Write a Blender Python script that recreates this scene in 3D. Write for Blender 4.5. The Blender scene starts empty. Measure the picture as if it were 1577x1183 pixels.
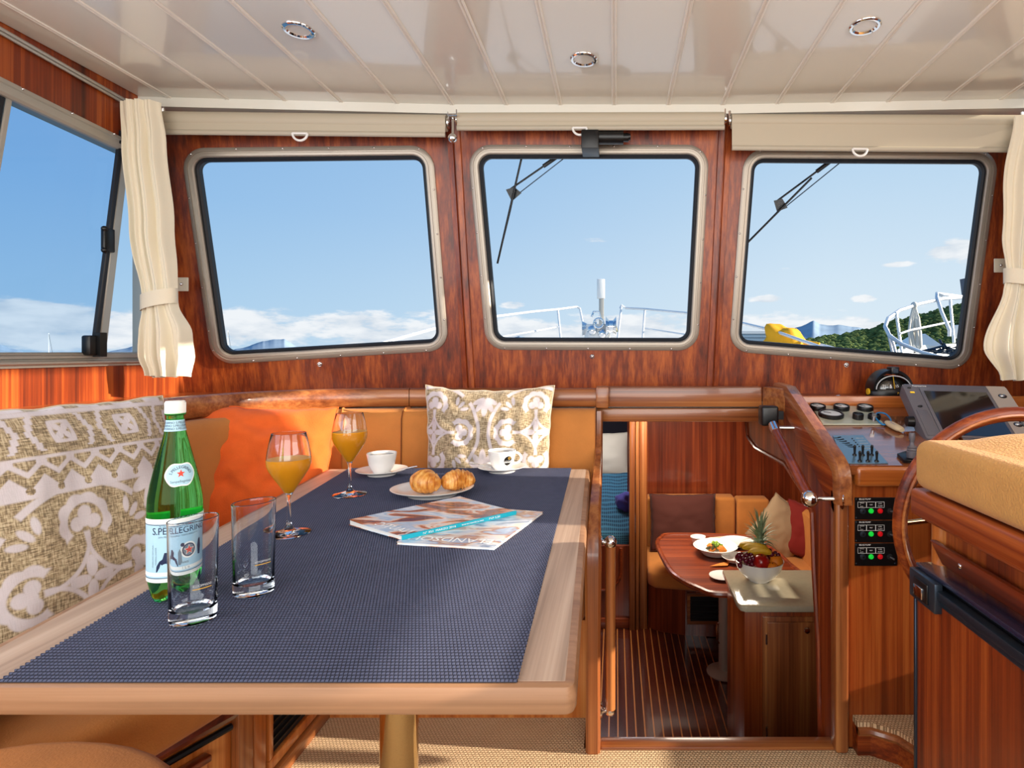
import bpy, bmesh, math, random
import numpy as np
from mathutils import Vector as V, Matrix, noise
random.seed(7)
SC = bpy.context.scene
COL = SC.collection
# ---------------------------------------------------------------- camera
F = 876.0; CX = 948.0; CY = 545.0; H = 1.12
cam = bpy.data.cameras.new('camera'); camo = bpy.data.objects.new('camera', cam); COL.objects.link(camo)
cam.sensor_fit = 'HORIZONTAL'; cam.sensor_width = 36.0; cam.lens = 36.0 * F / 1577.0
cam.shift_x = -(CX - 788.5) / 1577.0; cam.shift_y = -(591.5 - CY) / 1577.0
cam.clip_start = 0.05; cam.clip_end = 5000
camo.location = (0, 0, H); camo.rotation_euler = (math.radians(90), 0, 0)
SC.camera = camo
# ---------------------------------------------------------------- colour management
SC.view_settings.view_transform = 'Standard'; SC.view_settings.look = 'None'
SC.view_settings.exposure = 0.0; SC.view_settings.gamma = 1.0; SC.view_settings.use_curve_mapping = False
SC.cycles.max_bounces = 14; SC.cycles.transparent_max_bounces = 24; SC.cycles.transmission_bounces = 12
SC.cycles.caustics_refractive = True; SC.cycles.sample_clamp_indirect = 8.0

def C(h, a=1.0):
    h = h.lstrip('#'); r = [int(h[i:i + 2], 16) / 255 for i in (0, 2, 4)]
    return tuple([x / 12.92 if x <= .04045 else ((x + .055) / 1.055) ** 2.4 for x in r] + [a])

class N:
    """tiny node-tree helper"""
    def __init__(s, nt): s.nt = nt
    def n(s, t, **kw):
        x = s.nt.nodes.new(t)
        for k, v in kw.items():
            if k.startswith('i_'):
                k = k[2:]; k = int(k) if k.isdigit() else k.replace('_', ' ')
                if hasattr(v, 'is_output') or isinstance(v, bpy.types.NodeSocket): s.nt.links.new(v, x.inputs[k])
                else: x.inputs[k].default_value = v
            else: setattr(x, k, v)
        return x
    def l(s, a, b): s.nt.links.new(a, b)
    def math(s, op, a, b=None, c=None, clamp=False):
        x = s.nt.nodes.new('ShaderNodeMath'); x.operation = op; x.use_clamp = clamp
        for i, v in enumerate((a, b, c)):
            if v is None: continue
            if isinstance(v, bpy.types.NodeSocket): s.l(v, x.inputs[i])
            else: x.inputs[i].default_value = v
        return x.outputs[0]
    def ramp(s, f, stops, interp='LINEAR'):
        x = s.nt.nodes.new('ShaderNodeValToRGB'); x.color_ramp.interpolation = interp
        e = x.color_ramp.elements
        while len(e) > 1: e.remove(e[-1])
        e[0].position = stops[0][0]; e[0].color = stops[0][1]
        for p, c in stops[1:]:
            q = e.new(p); q.color = c
        s.l(f, x.inputs[0]); return x.outputs[0]
    def mix(s, f, a, b, blend='MIX'):
        x = s.nt.nodes.new('ShaderNodeMix'); x.data_type = 'RGBA'; x.blend_type = blend
        for sock, v in ((x.inputs[0], f), (x.inputs[6], a), (x.inputs[7], b)):
            if isinstance(v, bpy.types.NodeSocket): s.l(v, sock)
            else: sock.default_value = v
        return x.outputs[2]

def G(v): return (v, v, v, 1)
# ---------------------------------------------------------------- sky
SUN_D = V((1.0, -.09, .30)).normalized()
wd = bpy.data.worlds.new('sky'); SC.world = wd; wd.use_nodes = True
nt = wd.node_tree; nt.nodes.clear(); w = N(nt)
tc = w.n('ShaderNodeTexCoord').outputs['Generated']
sep = w.n('ShaderNodeSeparateXYZ', i_0=tc)
ez = sep.outputs[2]; ex = sep.outputs[0]
deep = w.ramp(ez, [(0.0, C('#b4d4ec')), (.08, C('#a6cdec')), (.22, C('#8dbce8')), (.45, C('#77a9df')), (1, C('#4c83c8'))])
pale = w.ramp(ez, [(0.0, C('#e2eff6')), (.12, C('#d6e8f5')), (.32, C('#b9d7f0')), (.6, C('#8fbbe6')), (1, C('#4c83c8'))])
azf = w.n('ShaderNodeMapRange', i_0=ex, i_1=-.75, i_2=.35, i_3=0.0, i_4=1.0).outputs[0]
sky = w.mix(azf, deep, pale)
mp = w.n('ShaderNodeMapping', i_0=tc); mp.inputs['Scale'].default_value = (6, 6, 19)
mp.inputs['Location'].default_value = (1.3, .2, .4)
nz = w.n('ShaderNodeTexNoise', i_0=mp.outputs[0]); nz.inputs['Scale'].default_value = 1.6; nz.inputs['Detail'].default_value = 8; nz.inputs['Roughness'].default_value = .6
band = w.ramp(ez, [(0.0, G(.60)), (.03, G(.74)), (.055, G(.68)), (.08, G(.42)), (.105, G(.02)), (.2, G(0)), (1, G(0))])
def lobe(px, py, rx, ry, amp):
    d = V(((px - CX) / F, 1, (CY - py) / F)).normalized()
    dx = w.math('DIVIDE', w.math('SUBTRACT', ex, d.x), rx / F)
    dz = w.math('DIVIDE', w.math('SUBTRACT', ez, d.z), ry / F)
    r = w.math('SQRT', w.math('ADD', w.math('MULTIPLY', dx, dx), w.math('MULTIPLY', dz, dz)))
    v = w.math('MULTIPLY', w.math('MULTIPLY', w.math('SUBTRACT', 1.0, r, clamp=True), 1.5), amp * .60)
    v = w.math('MINIMUM', v, amp * .70)
    return w.math('MULTIPLY', v, w.math('GREATER_THAN', sep.outputs[1], 0.0))
lob = None
for a in ((918, 370, 75, 14, .95), (1003, 373, 22, 8, .7), (1465, 384, 75, 36, .95), (1500, 400, 60, 40, .8), (1380, 407, 48, 12, .95), (1205, 415, 45, 9, .7),
          (1330, 460, 38, 15, 1), (1180, 461, 60, 17, 1), (1430, 470, 50, 16, .9), (790, 470, 55, 18, 1.0), (640, 485, 60, 18, .9), (360, 485, 60, 18, .9), (460, 490, 90, 14, .9), (50, 478, 130, 30, 1)):
    q = lobe(*a); lob = q if lob is None else w.math('MAXIMUM', lob, q)
bsum = w.math('MAXIMUM', w.math('MULTIPLY', w.n('ShaderNodeRGBToBW', i_0=band).outputs[0], 1.0), lob)
cl = w.math('ADD', w.math('MULTIPLY', nz.outputs[0], 1.0), w.math('SUBTRACT', bsum, 1.0))
cm = w.n('ShaderNodeMapRange', i_0=cl, i_1=.06, i_2=.20, i_3=0.0, i_4=1.0); cm.interpolation_type = 'SMOOTHSTEP'
nz2 = w.n('ShaderNodeTexNoise', i_0=mp.outputs[0]); nz2.inputs['Scale'].default_value = 3.2; nz2.inputs['Detail'].default_value = 5
ccol = w.ramp(nz2.outputs[0], [(.3, C('#d3dce6')), (.62, C('#fbfbfb'))])
skyc = w.mix(w.math('MULTIPLY', cm.outputs[0], .88), sky, ccol)
sun_h = w.math('LESS_THAN', ez, -0.004)
skyc = w.mix(sun_h, skyc, C('#6f8ea6'))
bg = w.n('ShaderNodeBackground', i_0=skyc, i_1=1.0)
w.l(bg.outputs[0], w.n('ShaderNodeOutputWorld').inputs[0])
# ---------------------------------------------------------------- sun and large lights
def light(name, kind, loc, rot, energy, color, **kw):
    d = bpy.data.lights.new(name, kind); d.energy = energy; d.color = color[:3]
    for k, v in kw.items(): setattr(d, k, v)
    o = bpy.data.objects.new(name, d); COL.objects.link(o); o.location = loc; o.rotation_euler = rot
    return o
sun = light('sun', 'SUN', (6, 1, 5), (0, 0, 0), 10.5, C('#fff0dc'), angle=.012)
sun.rotation_euler = SUN_D.to_track_quat('Z', 'Y').to_euler()
R = math.radians
# area lamps added as fill in the wheelhouse, unseen behind and beside the camera
light('aft_fill', 'AREA', (-.1, -1.5, 1.35), (R(90), 0, 0), 72, C('#fffaf2'), shape='RECTANGLE', size=3.0, size_y=1.3)
light('port_window_fill', 'AREA', (-1.68, .2, 1.5), (0, R(-90), 0), 18, C('#eef4ff'), shape='RECTANGLE', size=.75, size_y=1.8)
light('starboard_fill', 'AREA', (1.5, .1, 1.5), (0, R(90), 0), 22, C('#fff8ee'), shape='RECTANGLE', size=.7, size_y=1.6)
light('forward_cabin_fill', 'AREA', (.45, 3.85, .80), (0, 0, 0), 25, C('#fff1dc'), shape='RECTANGLE', size=.6, size_y=.6)  # fill lamp added under the closed ceiling to brighten the lower cabin
light('berth_fill', 'AREA', (-.2, 4.9, .82), (0, 0, 0), 9, C('#f4f6ff'), shape='RECTANGLE', size=.5, size_y=.5)  # extra lamp added over the bed to lift the dark berth
# ---------------------------------------------------------------- materials
MATS = {}
def newmat(name):
    m = bpy.data.materials.new(name); m.use_nodes = True
    nt = m.node_tree; nt.nodes.clear(); a = N(nt)
    out = a.n('ShaderNodeOutputMaterial'); b = a.n('ShaderNodeBsdfPrincipled'); a.l(b.outputs[0], out.inputs[0])
    MATS[name] = m; return m, a, b, out
def setp(b, **kw):
    for k, v in kw.items():
        b.inputs[k.replace('_', ' ')].default_value = v
def simple(name, col, rough=.5, metal=0.0, coat=0.0, bump=0.0, bscale=80, var=0.0, vscale=6, sheen=0, spec=.5, trans=0, ior=1.45, emit=0, sss=0):
    m, a, b, out = newmat(name)
    c = C(col) if isinstance(col, str) else col
    setp(b, Base_Color=c, Roughness=rough, Metallic=metal, Coat_Weight=coat, IOR=ior, Transmission_Weight=trans, Specular_IOR_Level=spec, Sheen_Weight=sheen)
    b.inputs['Coat Roughness'].default_value = .06
    if sss: b.inputs['Subsurface Weight'].default_value = sss; b.inputs['Subsurface Radius'].default_value = (.01, .006, .003)
    if emit: b.inputs['Emission Color'].default_value = c; b.inputs['Emission Strength'].default_value = emit
    if bump or var:
        t = a.n('ShaderNodeTexCoord').outputs['Object']
        if var:
            z = a.n('ShaderNodeTexNoise', i_0=t); z.inputs['Scale'].default_value = vscale; z.inputs['Detail'].default_value = 4
            k = a.n('ShaderNodeMapRange', i_0=z.outputs[0], i_1=.3, i_2=.7, i_3=1 - var, i_4=1 + var).outputs[0]
            hsv = a.n('ShaderNodeHueSaturation'); hsv.inputs['Color'].default_value = c; a.l(k, hsv.inputs['Value'])
            a.l(hsv.outputs[0], b.inputs['Base Color'])
        if bump:
            z = a.n('ShaderNodeTexNoise', i_0=t); z.inputs['Scale'].default_value = bscale; z.inputs['Detail'].default_value = 3
            bp = a.n('ShaderNodeBump', i_Height=z.outputs[0]); bp.inputs['Strength'].default_value = bump; bp.inputs['Distance'].default_value = .004
            a.l(bp.outputs[0], b.inputs['Normal'])
    return m
def wood(name, dark, mid, light_, axis='Z', rough=.28, coat=.5, fine=1.0, ribbon=1.0, bump=.12):
    m, a, b, out = newmat(name)
    t = a.n('ShaderNodeTexCoord').outputs['Object']
    def mapped(sa, sc):
        q = a.n('ShaderNodeMapping', i_0=t); s = [sc, sc, sc]; s['XYZ'.index(axis)] = sa
        q.inputs['Scale'].default_value = s; return q.outputs[0]
    n1 = a.n('ShaderNodeTexNoise', i_0=mapped(.6, 90 * fine)); n1.inputs['Scale'].default_value = 1; n1.inputs['Detail'].default_value = 6; n1.inputs['Roughness'].default_value = .7
    n2 = a.n('ShaderNodeTexNoise', i_0=mapped(.35, 16 * fine)); n2.inputs['Scale'].default_value = 1; n2.inputs['Detail'].default_value = 3; n2.inputs['Distortion'].default_value = .15
    n3 = a.n('ShaderNodeTexNoise', i_0=mapped(2.5, 50 * fine)); n3.inputs['Scale'].default_value = 1; n3.inputs['Detail'].default_value = 4
    f = a.math('ADD', a.math('MULTIPLY', n1.outputs[0], .42), a.math('MULTIPLY', n2.outputs[0], .40 * ribbon))
    f = a.math('ADD', f, a.math('MULTIPLY', n3.outputs[0], .58 - .40 * ribbon))
    col = a.ramp(f, [(.36, C(dark)), (.49, C(mid)), (.62, C(light_))])
    a.l(col, b.inputs['Base Color']); setp(b, Roughness=rough, Coat_Weight=coat); b.inputs['Coat Roughness'].default_value = .08
    if bump:
        bp = a.n('ShaderNodeBump', i_Height=n1.outputs[0]); bp.inputs['Strength'].default_value = bump; bp.inputs['Distance'].default_value = .0015
        a.l(bp.outputs[0], b.inputs['Normal'])
    return m
for ax in 'XYZ':
    wood('teakedge' + ax, '#73523a', '#906a4c', '#a67e5e', ax, rough=.45, coat=.1, fine=.8)
    wood('mahog' + ax, '#3d1307', '#7f310d', '#b65c22', ax, rough=.4, coat=.1)
    wood('trim' + ax, '#5a2a12', '#8e5028', '#b47640', ax, rough=.3, coat=.35)
    wood('darkw' + ax, '#431709', '#6f2c14', '#964620', ax, rough=.3, coat=.3)
    wood('teak' + ax, '#8f7764', '#b09681', '#c9b19c', ax, rough=.5, coat=.05, fine=.8, bump=.3)
    wood('honey' + ax, '#8a4312', '#b4642a', '#cf8846', ax, rough=.28, coat=.5)
wood('plankw', '#2c0f0a', '#471a10', '#5c2617', 'Y', rough=.2, coat=.7)
simple('inlay', '#b9763d', .3, coat=.5)
simple('gloss_cream', '#dfdcd0', .18, coat=.7)
simple('strip_cream', '#e6e0d4', .3, coat=.3)
simple('alu', '#aba194', .42, metal=.5)
simple('alu_soft', '#b4b0a6', .45, metal=.4)
simple('chrome', '#e6e6e6', .06, metal=1)
simple('brushed', '#a9adb0', .28, metal=1)
simple('brassy', '#d9c294', .12, metal=1)
simple('rubber', '#1b1f26', .55)
simple('black', '#0c0c0e', .35)
simple('black_matte', '#141416', .7)
simple('gunmetal', '#3c4652', .3, metal=.7)
simple('navy_gloss', '#20243a', .2, coat=.5, bump=.15, bscale=300)
simple('white_plastic', '#e9e7e2', .35)
simple('blind', '#b9ae99', .55)
simple('blind_bar', '#b3a996', .4)
wood('dashw', '#5a2a12', '#8a4c28', '#a8683a', 'X', rough=.1, coat=1.0)
wood('consw', '#4a1a08', '#8a3d14', '#b0622a', 'Z', rough=.3, coat=.3)
simple('china', '#f0eeea', .12, coat=.5)
simple('curtain', '#e8dec6', .9, sheen=.08, bump=.25, bscale=500)
simple('suede_tan', '#bd7838', .9, sheen=.08, bump=.25, bscale=260, var=.10, vscale=9)
simple('suede_gold', '#ca944e', .9, sheen=.08, bump=.5, bscale=220, var=.08, vscale=12)
simple('orange_cloth', '#ea6420', .9, sheen=.08, bump=.7, bscale=420, var=.08, vscale=20)
simple('cream_cloth', '#d9cfbb', .9, sheen=.08, bump=.5, bscale=380)
simple('brown_cloth', '#4c2119', .9, sheen=.08, bump=.3, bscale=300)
simple('taupe_cloth', '#a98f70', .85, sheen=.08, bump=.2, bscale=300)
simple('red_cloth', '#7c160f', .85, sheen=.08, bump=.2, bscale=300)
simple('linen_back', '#c9bda6', .9, sheen=.08, bump=.4, bscale=400)
simple('juice', '#ffae08', .4)
simple('coffee', '#1c0d06', .15)
simple('stone_top', '#bcb298', .12, coat=.5, var=.04, vscale=60)
simple('print_white', '#f0f0ee', .6)
simple('print_grey', '#b9bcc0', .6)
simple('yellow', '#e0b21e', .6)
simple('gold_print', '#d8a83a', .4)
simple('green_led', '#18c83c', .25, emit=.5)
simple('red_led', '#c8141c', .25, emit=.25)
simple('label_blue', '#a9d0e2', .45)
simple('label_cream', '#eef0ea', .5)
simple('label_navy', '#16264a', .5)
simple('label_red', '#d8402c', .5)
simple('label_grey', '#6b7f8c', .5)
simple('teal', '#12a6bd', .35)
simple('paper', '#e4e2de', .6)
simple('purple_cloth', '#4c4792', .9, sheen=.08, bump=.4, bscale=120)
simple('pillow_white', '#cfc7b2', .9, bump=.1)
simple('dark_mesh', '#1d1a24', .85, bump=.6, bscale=600)
simple('cord_blue', '#1c7bb6', .5)
simple('float_beige', '#c8b491', .6)
simple('plotter_grey', '#6d6a70', .45, metal=.2, bump=.1, bscale=500)
simple('plotter_silver', '#b6a99b', .45, metal=.3, bump=.1, bscale=500)
simple('screen_glass', '#1b1a18', .08, coat=1)
simple('gauge_face', '#dfe6e6', .3, coat=.5)
simple('switch_blue', '#5f7f93', .25, coat=.4, metal=.3)
simple('gauge_plate', '#b6bba8', .25, coat=.4)
simple('steel_rail', '#e2e4e4', .35, metal=.45)
simple('boat_white', '#e8e8e4', .35)
simple('bag_yellow', '#e5a516', .8, bump=.2)
simple('rope_white', '#ddd8cc', .9, bump=.5)
simple('hill_hazed', '#93a7b8', 1, var=.12, vscale=.02, spec=0)  # blue-grey puts the distance haze into the hill colour
simple('hill_near', '#5f6d40', 1, var=.5, vscale=.30, spec=0, bump=1, bscale=.3)
simple('sea', '#3b6c8c', .12)
simple('building_white', '#b8c4c8', .8)
simple('grape', '#5e1224', .25, coat=.3, var=.3, vscale=20)
simple('apple', '#a81a14', .25, coat=.4, var=.3, vscale=30)
simple('orange_fruit', '#ef8a1e', .45, bump=.3, bscale=400)
simple('banana', '#e0b126', .5, var=.15, vscale=40)
simple('pine_leaf', '#8fa07a', .5, var=.3, vscale=40)
simple('pine_body', '#8a7a2c', .6, bump=.8, bscale=90)
simple('lettuce', '#7c9a2e', .5, var=.5, vscale=90)
simple('salad_dark', '#3c3a16', .5, var=.5, vscale=90)
simple('stem_brown', '#4a3418', .7)
simple('napkin_orange', '#d07a2c', .8)
# croissant crust
m, a, b, out = newmat('crust')
t = a.n('ShaderNodeTexCoord').outputs['Object']
z = a.n('ShaderNodeTexNoise', i_0=t); z.inputs['Scale'].default_value = 60; z.inputs['Detail'].default_value = 6
wv = a.n('ShaderNodeTexWave', i_0=t); wv.inputs['Scale'].default_value = 40; wv.inputs['Distortion'].default_value = 4
a.l(a.ramp(a.math('ADD', a.math('MULTIPLY', z.outputs[0], .9), a.math('MULTIPLY', wv.outputs[0], .1)), [(.3, C('#a85a18')), (.5, C('#cf8834')), (.72, C('#e6b468'))]), b.inputs['Base Color'])
setp(b, Roughness=.45, Coat_Weight=.15)
bp = a.n('ShaderNodeBump', i_Height=wv.outputs[0]); bp.inputs['Strength'].default_value = .3; bp.inputs['Distance'].default_value = .001; a.l(bp.outputs[0], b.inputs['Normal'])
# sisal carpet
m, a, b, out = newmat('sisal')
t = a.n('ShaderNodeTexCoord').outputs['Object']
br = a.n('ShaderNodeTexBrick', i_0=t); br.inputs['Scale'].default_value = 1; br.inputs['Brick Width'].default_value = .010; br.inputs['Row Height'].default_value = .0075
br.inputs['Mortar Size'].default_value = .0016; br.inputs['Mortar Smooth'].default_value = 1.0; br.offset = .5
z = a.n('ShaderNodeTexNoise', i_0=t); z.inputs['Scale'].default_value = 150; z.inputs['Detail'].default_value = 5
z2 = a.n('ShaderNodeTexNoise', i_0=t); z2.inputs['Scale'].default_value = 5
hgt = a.math('ADD', a.math('SUBTRACT', 1.0, br.outputs['Fac']), a.math('MULTIPLY', z.outputs[0], .6))
cc = a.ramp(a.math('ADD', a.math('MULTIPLY', hgt, .62), a.math('MULTIPLY', z2.outputs[0], .12)), [(.10, C('#80603f')), (.5, C('#c6a27c')), (.9, C('#e6c8a0'))])
a.l(cc, b.inputs['Base Color']); setp(b, Roughness=.95, Specular_IOR_Level=.15)
bp = a.n('ShaderNodeBump', i_Height=hgt); bp.inputs['Strength'].default_value = .9; bp.inputs['Distance'].default_value = .004; a.l(bp.outputs[0], b.inputs['Normal'])
# woven placemat cloth
m, a, b, out = newmat('woven')
t = a.n('ShaderNodeTexCoord').outputs['Object']
br = a.n('ShaderNodeTexBrick', i_0=t); br.inputs['Scale'].default_value = 1; br.inputs['Brick Width'].default_value = .0052; br.inputs['Row Height'].default_value = .0075
br.inputs['Mortar Size'].default_value = .0011; br.inputs['Mortar Smooth'].default_value = 1.0; br.offset = .5
z2 = a.n('ShaderNodeTexNoise', i_0=t); z2.inputs['Scale'].default_value = 40; z2.inputs['Detail'].default_value = 3
cc = a.ramp(a.math('ADD', a.math('MULTIPLY', br.outputs['Fac'], .8), a.math('MULTIPLY', z2.outputs[0], .2)), [(.05, C('#4a4f66')), (.55, C('#25283b')), (1, C('#10111a'))])
a.l(cc, b.inputs['Base Color']); setp(b, Roughness=.65, Specular_IOR_Level=.3)
bp = a.n('ShaderNodeBump', i_Height=a.math('SUBTRACT', 1.0, br.outputs['Fac'])); bp.inputs['Strength'].default_value = .6; bp.inputs['Distance'].default_value = .0015; a.l(bp.outputs[0], b.inputs['Normal'])
# blue waffle blanket
m, a, b, out = newmat('waffle')
t = a.n('ShaderNodeTexCoord').outputs['Object']
sx = a.n('ShaderNodeSeparateXYZ', i_0=t)
ws = a.math('MULTIPLY', a.math('ABSOLUTE', a.math('SINE', a.math('MULTIPLY', sx.outputs[0], 200))), a.math('ABSOLUTE', a.math('SINE', a.math('MULTIPLY', sx.outputs[2], 200))))
a.l(a.ramp(ws, [(0, C('#3f7890')), (.5, C('#1f4c66')), (1, C('#0c2438'))]), b.inputs['Base Color']); setp(b, Roughness=.95)
# printed burlap: colour attribute picks print or weave
m, a, b, out = newmat('burlap_print')
t = a.n('ShaderNodeTexCoord').outputs['Object']
z = a.n('ShaderNodeMapping', i_0=t); z.inputs['Scale'].default_value = (420, 60, 60); q1 = a.n('ShaderNodeTexNoise', i_0=z.outputs[0]); q1.inputs['Scale'].default_value = 1
z = a.n('ShaderNodeMapping', i_0=t); z.inputs['Scale'].default_value = (60, 60, 420); q2 = a.n('ShaderNodeTexNoise', i_0=z.outputs[0]); q2.inputs['Scale'].default_value = 1
wsum = a.math('MULTIPLY', a.math('ADD', q1.outputs[0], q2.outputs[0]), .5)
wv = a.ramp(wsum, [(.40, C('#6d5d47')), (.5, C('#9b886a')), (.60, C('#bfae90'))])
at = a.n('ShaderNodeAttribute'); at.attribute_name = 'print'
pc = a.mix(a.math('MULTIPLY', a.math('SUBTRACT', wsum, .45, clamp=True), .8), C('#c6bdc1'), C('#b3a8a8'))
a.l(a.mix(at.outputs['Fac'], wv, pc), b.inputs['Base Color']); setp(b, Roughness=.9, Sheen_Weight=.2)
bp = a.n('ShaderNodeBump', i_Height=wsum); bp.inputs['Strength'].default_value = .5; bp.inputs['Distance'].default_value = .002; a.l(bp.outputs[0], b.inputs['Normal'])
# magazine covers
def cover(name, seed, stops, scale=(9, 22, 9)):
    m, a, b, out = newmat(name)
    t = a.n('ShaderNodeTexCoord').outputs['Object']
    q = a.n('ShaderNodeMapping', i_0=t); q.inputs['Scale'].default_value = scale; q.inputs['Location'].default_value = (seed, seed * .7, 0); q.inputs['Rotation'].default_value = (0, 0, .35)
    z = a.n('ShaderNodeTexNoise', i_0=q.outputs[0]); z.inputs['Scale'].default_value = 1; z.inputs['Detail'].default_value = 7; z.inputs['Distortion'].default_value = .8
    a.l(a.ramp(z.outputs[0], stops), b.inputs['Base Color']); setp(b, Roughness=.25, Coat_Weight=.4)
cover('cover_a', 3.1, [(.30, C('#3c2a58')), (.40, C('#7a4636')), (.46, C('#c46e42')), (.50, C('#ead9cc')), (.56, C('#9fc0e0')), (.64, C('#d8e4f0')), (.72, C('#6c94c4'))])
cover('cover_b', 8.4, [(.30, C('#4a6f94')), (.42, C('#c9d6e6')), (.50, C('#e4dcd4')), (.56, C('#b98a72')), (.62, C('#a4bedd')), (.72, C('#dfe6ee'))])
# thin window glass
def pane(name, tint, ior=1.12):
    m = bpy.data.materials.new(name); m.use_nodes = True; nt = m.node_tree; nt.nodes.clear(); a = N(nt)
    out = a.n('ShaderNodeOutputMaterial'); tr = a.n('ShaderNodeBsdfTransparent', i_0=C(tint)); gl = a.n('ShaderNodeBsdfGlossy', i_Roughness=0.0)
    fr = a.n('ShaderNodeFresnel'); fr.inputs[0].default_value = ior
    if ior == 1.0: a.l(tr.outputs[0], out.inputs[0]); MATS[name] = m; return
    mx = a.n('ShaderNodeMixShader'); a.l(fr.outputs[0], mx.inputs[0]); a.l(tr.outputs[0], mx.inputs[1]); a.l(gl.outputs[0], mx.inputs[2]); a.l(mx.outputs[0], out.inputs[0])
    MATS[name] = m
pane('window_glass', '#fbfdff', 1.0); pane('window_glass_blue', '#d4e6f6'); pane('window_glass_dark', '#8fb4dc')
def glass(name, col, ior, rough=0.0):
    m = bpy.data.materials.new(name); m.use_nodes = True; nt = m.node_tree; nt.nodes.clear(); a = N(nt)
    out = a.n('ShaderNodeOutputMaterial'); g = a.n('ShaderNodeBsdfGlass', i_0=C(col)); g.inputs['IOR'].default_value = ior; g.inputs['Roughness'].default_value = rough
    a.l(g.outputs[0], out.inputs[0]); MATS[name] = m
glass('clear_glass', '#fbfdff', 1.45); glass('green_pet', '#a8efb2', 1.33)
# ---------------------------------------------------------------- geometry helpers
def P(px, py, Y): return V(((px - CX) * Y / F, Y, H + (CY - py) * Y / F))
def onz(px, py, z): return P(px, py, (H - z) * F / (py - CY))
def onx(px, py, x): return P(px, py, x * F / (px - CX))
def onp(px, py, o, n):
    d = V(((px - CX) / F, 1, (CY - py) / F)); c = V((0, 0, H))
    return c + d * ((o - c).dot(n) / d.dot(n))
BM = bmesh.new
def box(bm, x0, x1, y0, y1, z0, z1):
    vs = [bm.verts.new((x, y, z)) for z in (z0, z1) for y in (y0, y1) for x in (x0, x1)]
    for f in ((0, 2, 3, 1), (4, 5, 7, 6), (0, 1, 5, 4), (2, 6, 7, 3), (0, 4, 6, 2), (1, 3, 7, 5)): bm.faces.new([vs[i] for i in f])
    return vs
def bev(bm, w=.004, seg=2, ang=30):
    bmesh.ops.remove_doubles(bm, verts=bm.verts[:], dist=1e-6)
    bm.normal_update()
    es = [e for e in bm.edges if len(e.link_faces) == 2 and e.calc_face_angle(0) > R(ang)]
    if es: bmesh.ops.bevel(bm, geom=es, offset=w, segments=seg, profile=.5, affect='EDGES', clamp_overlap=True)
    return bm
def bbox_bm(x0, x1, y0, y1, z0, z1, w=.004, seg=2):
    bm = BM(); box(bm, x0, x1, y0, y1, z0, z1)
    if w: bev(bm, w, seg)
    return bm
def prism(bm, pts, ext):
    """planar 3D loop extruded by vector ext"""
    a = [bm.verts.new(p) for p in pts]; b = [bm.verts.new(V(p) + V(ext)) for p in pts]; n = len(a)
    bm.faces.new(a); bm.faces.new(b[::-1])
    for i in range(n): bm.faces.new((a[i], b[i], b[(i + 1) % n], a[(i + 1) % n]))
def frame_of(d):
    d = V(d).normalized(); u = V((0, 0, 1)) if abs(d.z) < .9 else V((1, 0, 0))
    a = d.cross(u).normalized(); return a, d.cross(a).normalized()
def tube(bm, pts, r, n=10, closed=False, cap=True, sq=1.0):
    pts = [V(p) for p in pts]; m = len(pts); rr = r if isinstance(r, (list, tuple)) else [r] * m
    rings = []; a = None
    for i, p in enumerate(pts):
        if closed: d = pts[(i + 1) % m] - pts[i - 1]
        else: d = pts[min(i + 1, m - 1)] - pts[max(i - 1, 0)]
        d.normalize()
        if a is None: a, _ = frame_of(d)
        a = (a - d * a.dot(d)).normalized(); b = d.cross(a)
        rings.append([bm.verts.new(p + (a * math.cos(2 * math.pi * k / n) + b * math.sin(2 * math.pi * k / n) * sq) * rr[i]) for k in range(n)])
    for i in range(m if closed else m - 1):
        q, s = rings[i], rings[(i + 1) % m]
        for k in range(n): bm.faces.new((q[k], q[(k + 1) % n], s[(k + 1) % n], s[k]))
    if cap and not closed: bm.faces.new(rings[0][::-1]); bm.faces.new(rings[-1])
    return bm
def lathe(bm, prof, n=32, c=(0, 0, 0), sx=1, sy=1, M=None):
    c = V(c); rings = []
    for r, z in prof:
        if r < 1e-6: rings.append([bm.verts.new(V((0, 0, z)) if M is None else M @ V((0, 0, z)))])
        else:
            rings.append([bm.verts.new(V((r * sx * math.cos(2 * math.pi * k / n), r * sy * math.sin(2 * math.pi * k / n), z)) if M is None else
                          M @ V((r * sx * math.cos(2 * math.pi * k / n), r * sy * math.sin(2 * math.pi * k / n), z))) for k in range(n)])
    for rg in rings:
        for v in rg: v.co += c
    for i in range(len(rings) - 1):
        a, b = rings[i], rings[i + 1]
        for k in range(n):
            k2 = (k + 1) % n
            if len(a) == 1 and len(b) == 1: continue
            if len(a) == 1: bm.faces.new((a[0], b[k2], b[k]))
            elif len(b) == 1: bm.faces.new((a[k], a[k2], b[0]))
            else: bm.faces.new((a[k], a[k2], b[k2], b[k]))
    if len(rings[0]) > 1: bm.faces.new(rings[0][::-1])
    if len(rings[-1]) > 1: bm.faces.new(rings[-1])
    return bm
def ball(bm, c, r, sc=(1, 1, 1), n=20, M=None):
    m = Matrix.Translation(V(c)) @ (M if M is not None else Matrix()) @ Matrix.Diagonal((r * sc[0], r * sc[1], r * sc[2], 1))
    bmesh.ops.create_uvsphere(bm, u_segments=n, v_segments=max(6, n // 2), radius=1, matrix=m); return bm
def disc_axis(bm, p0, p1, r0, r1=None, n=24):
    return tube(bm, [p0, p1], [r0, r1 if r1 is not None else r0], n)
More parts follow.
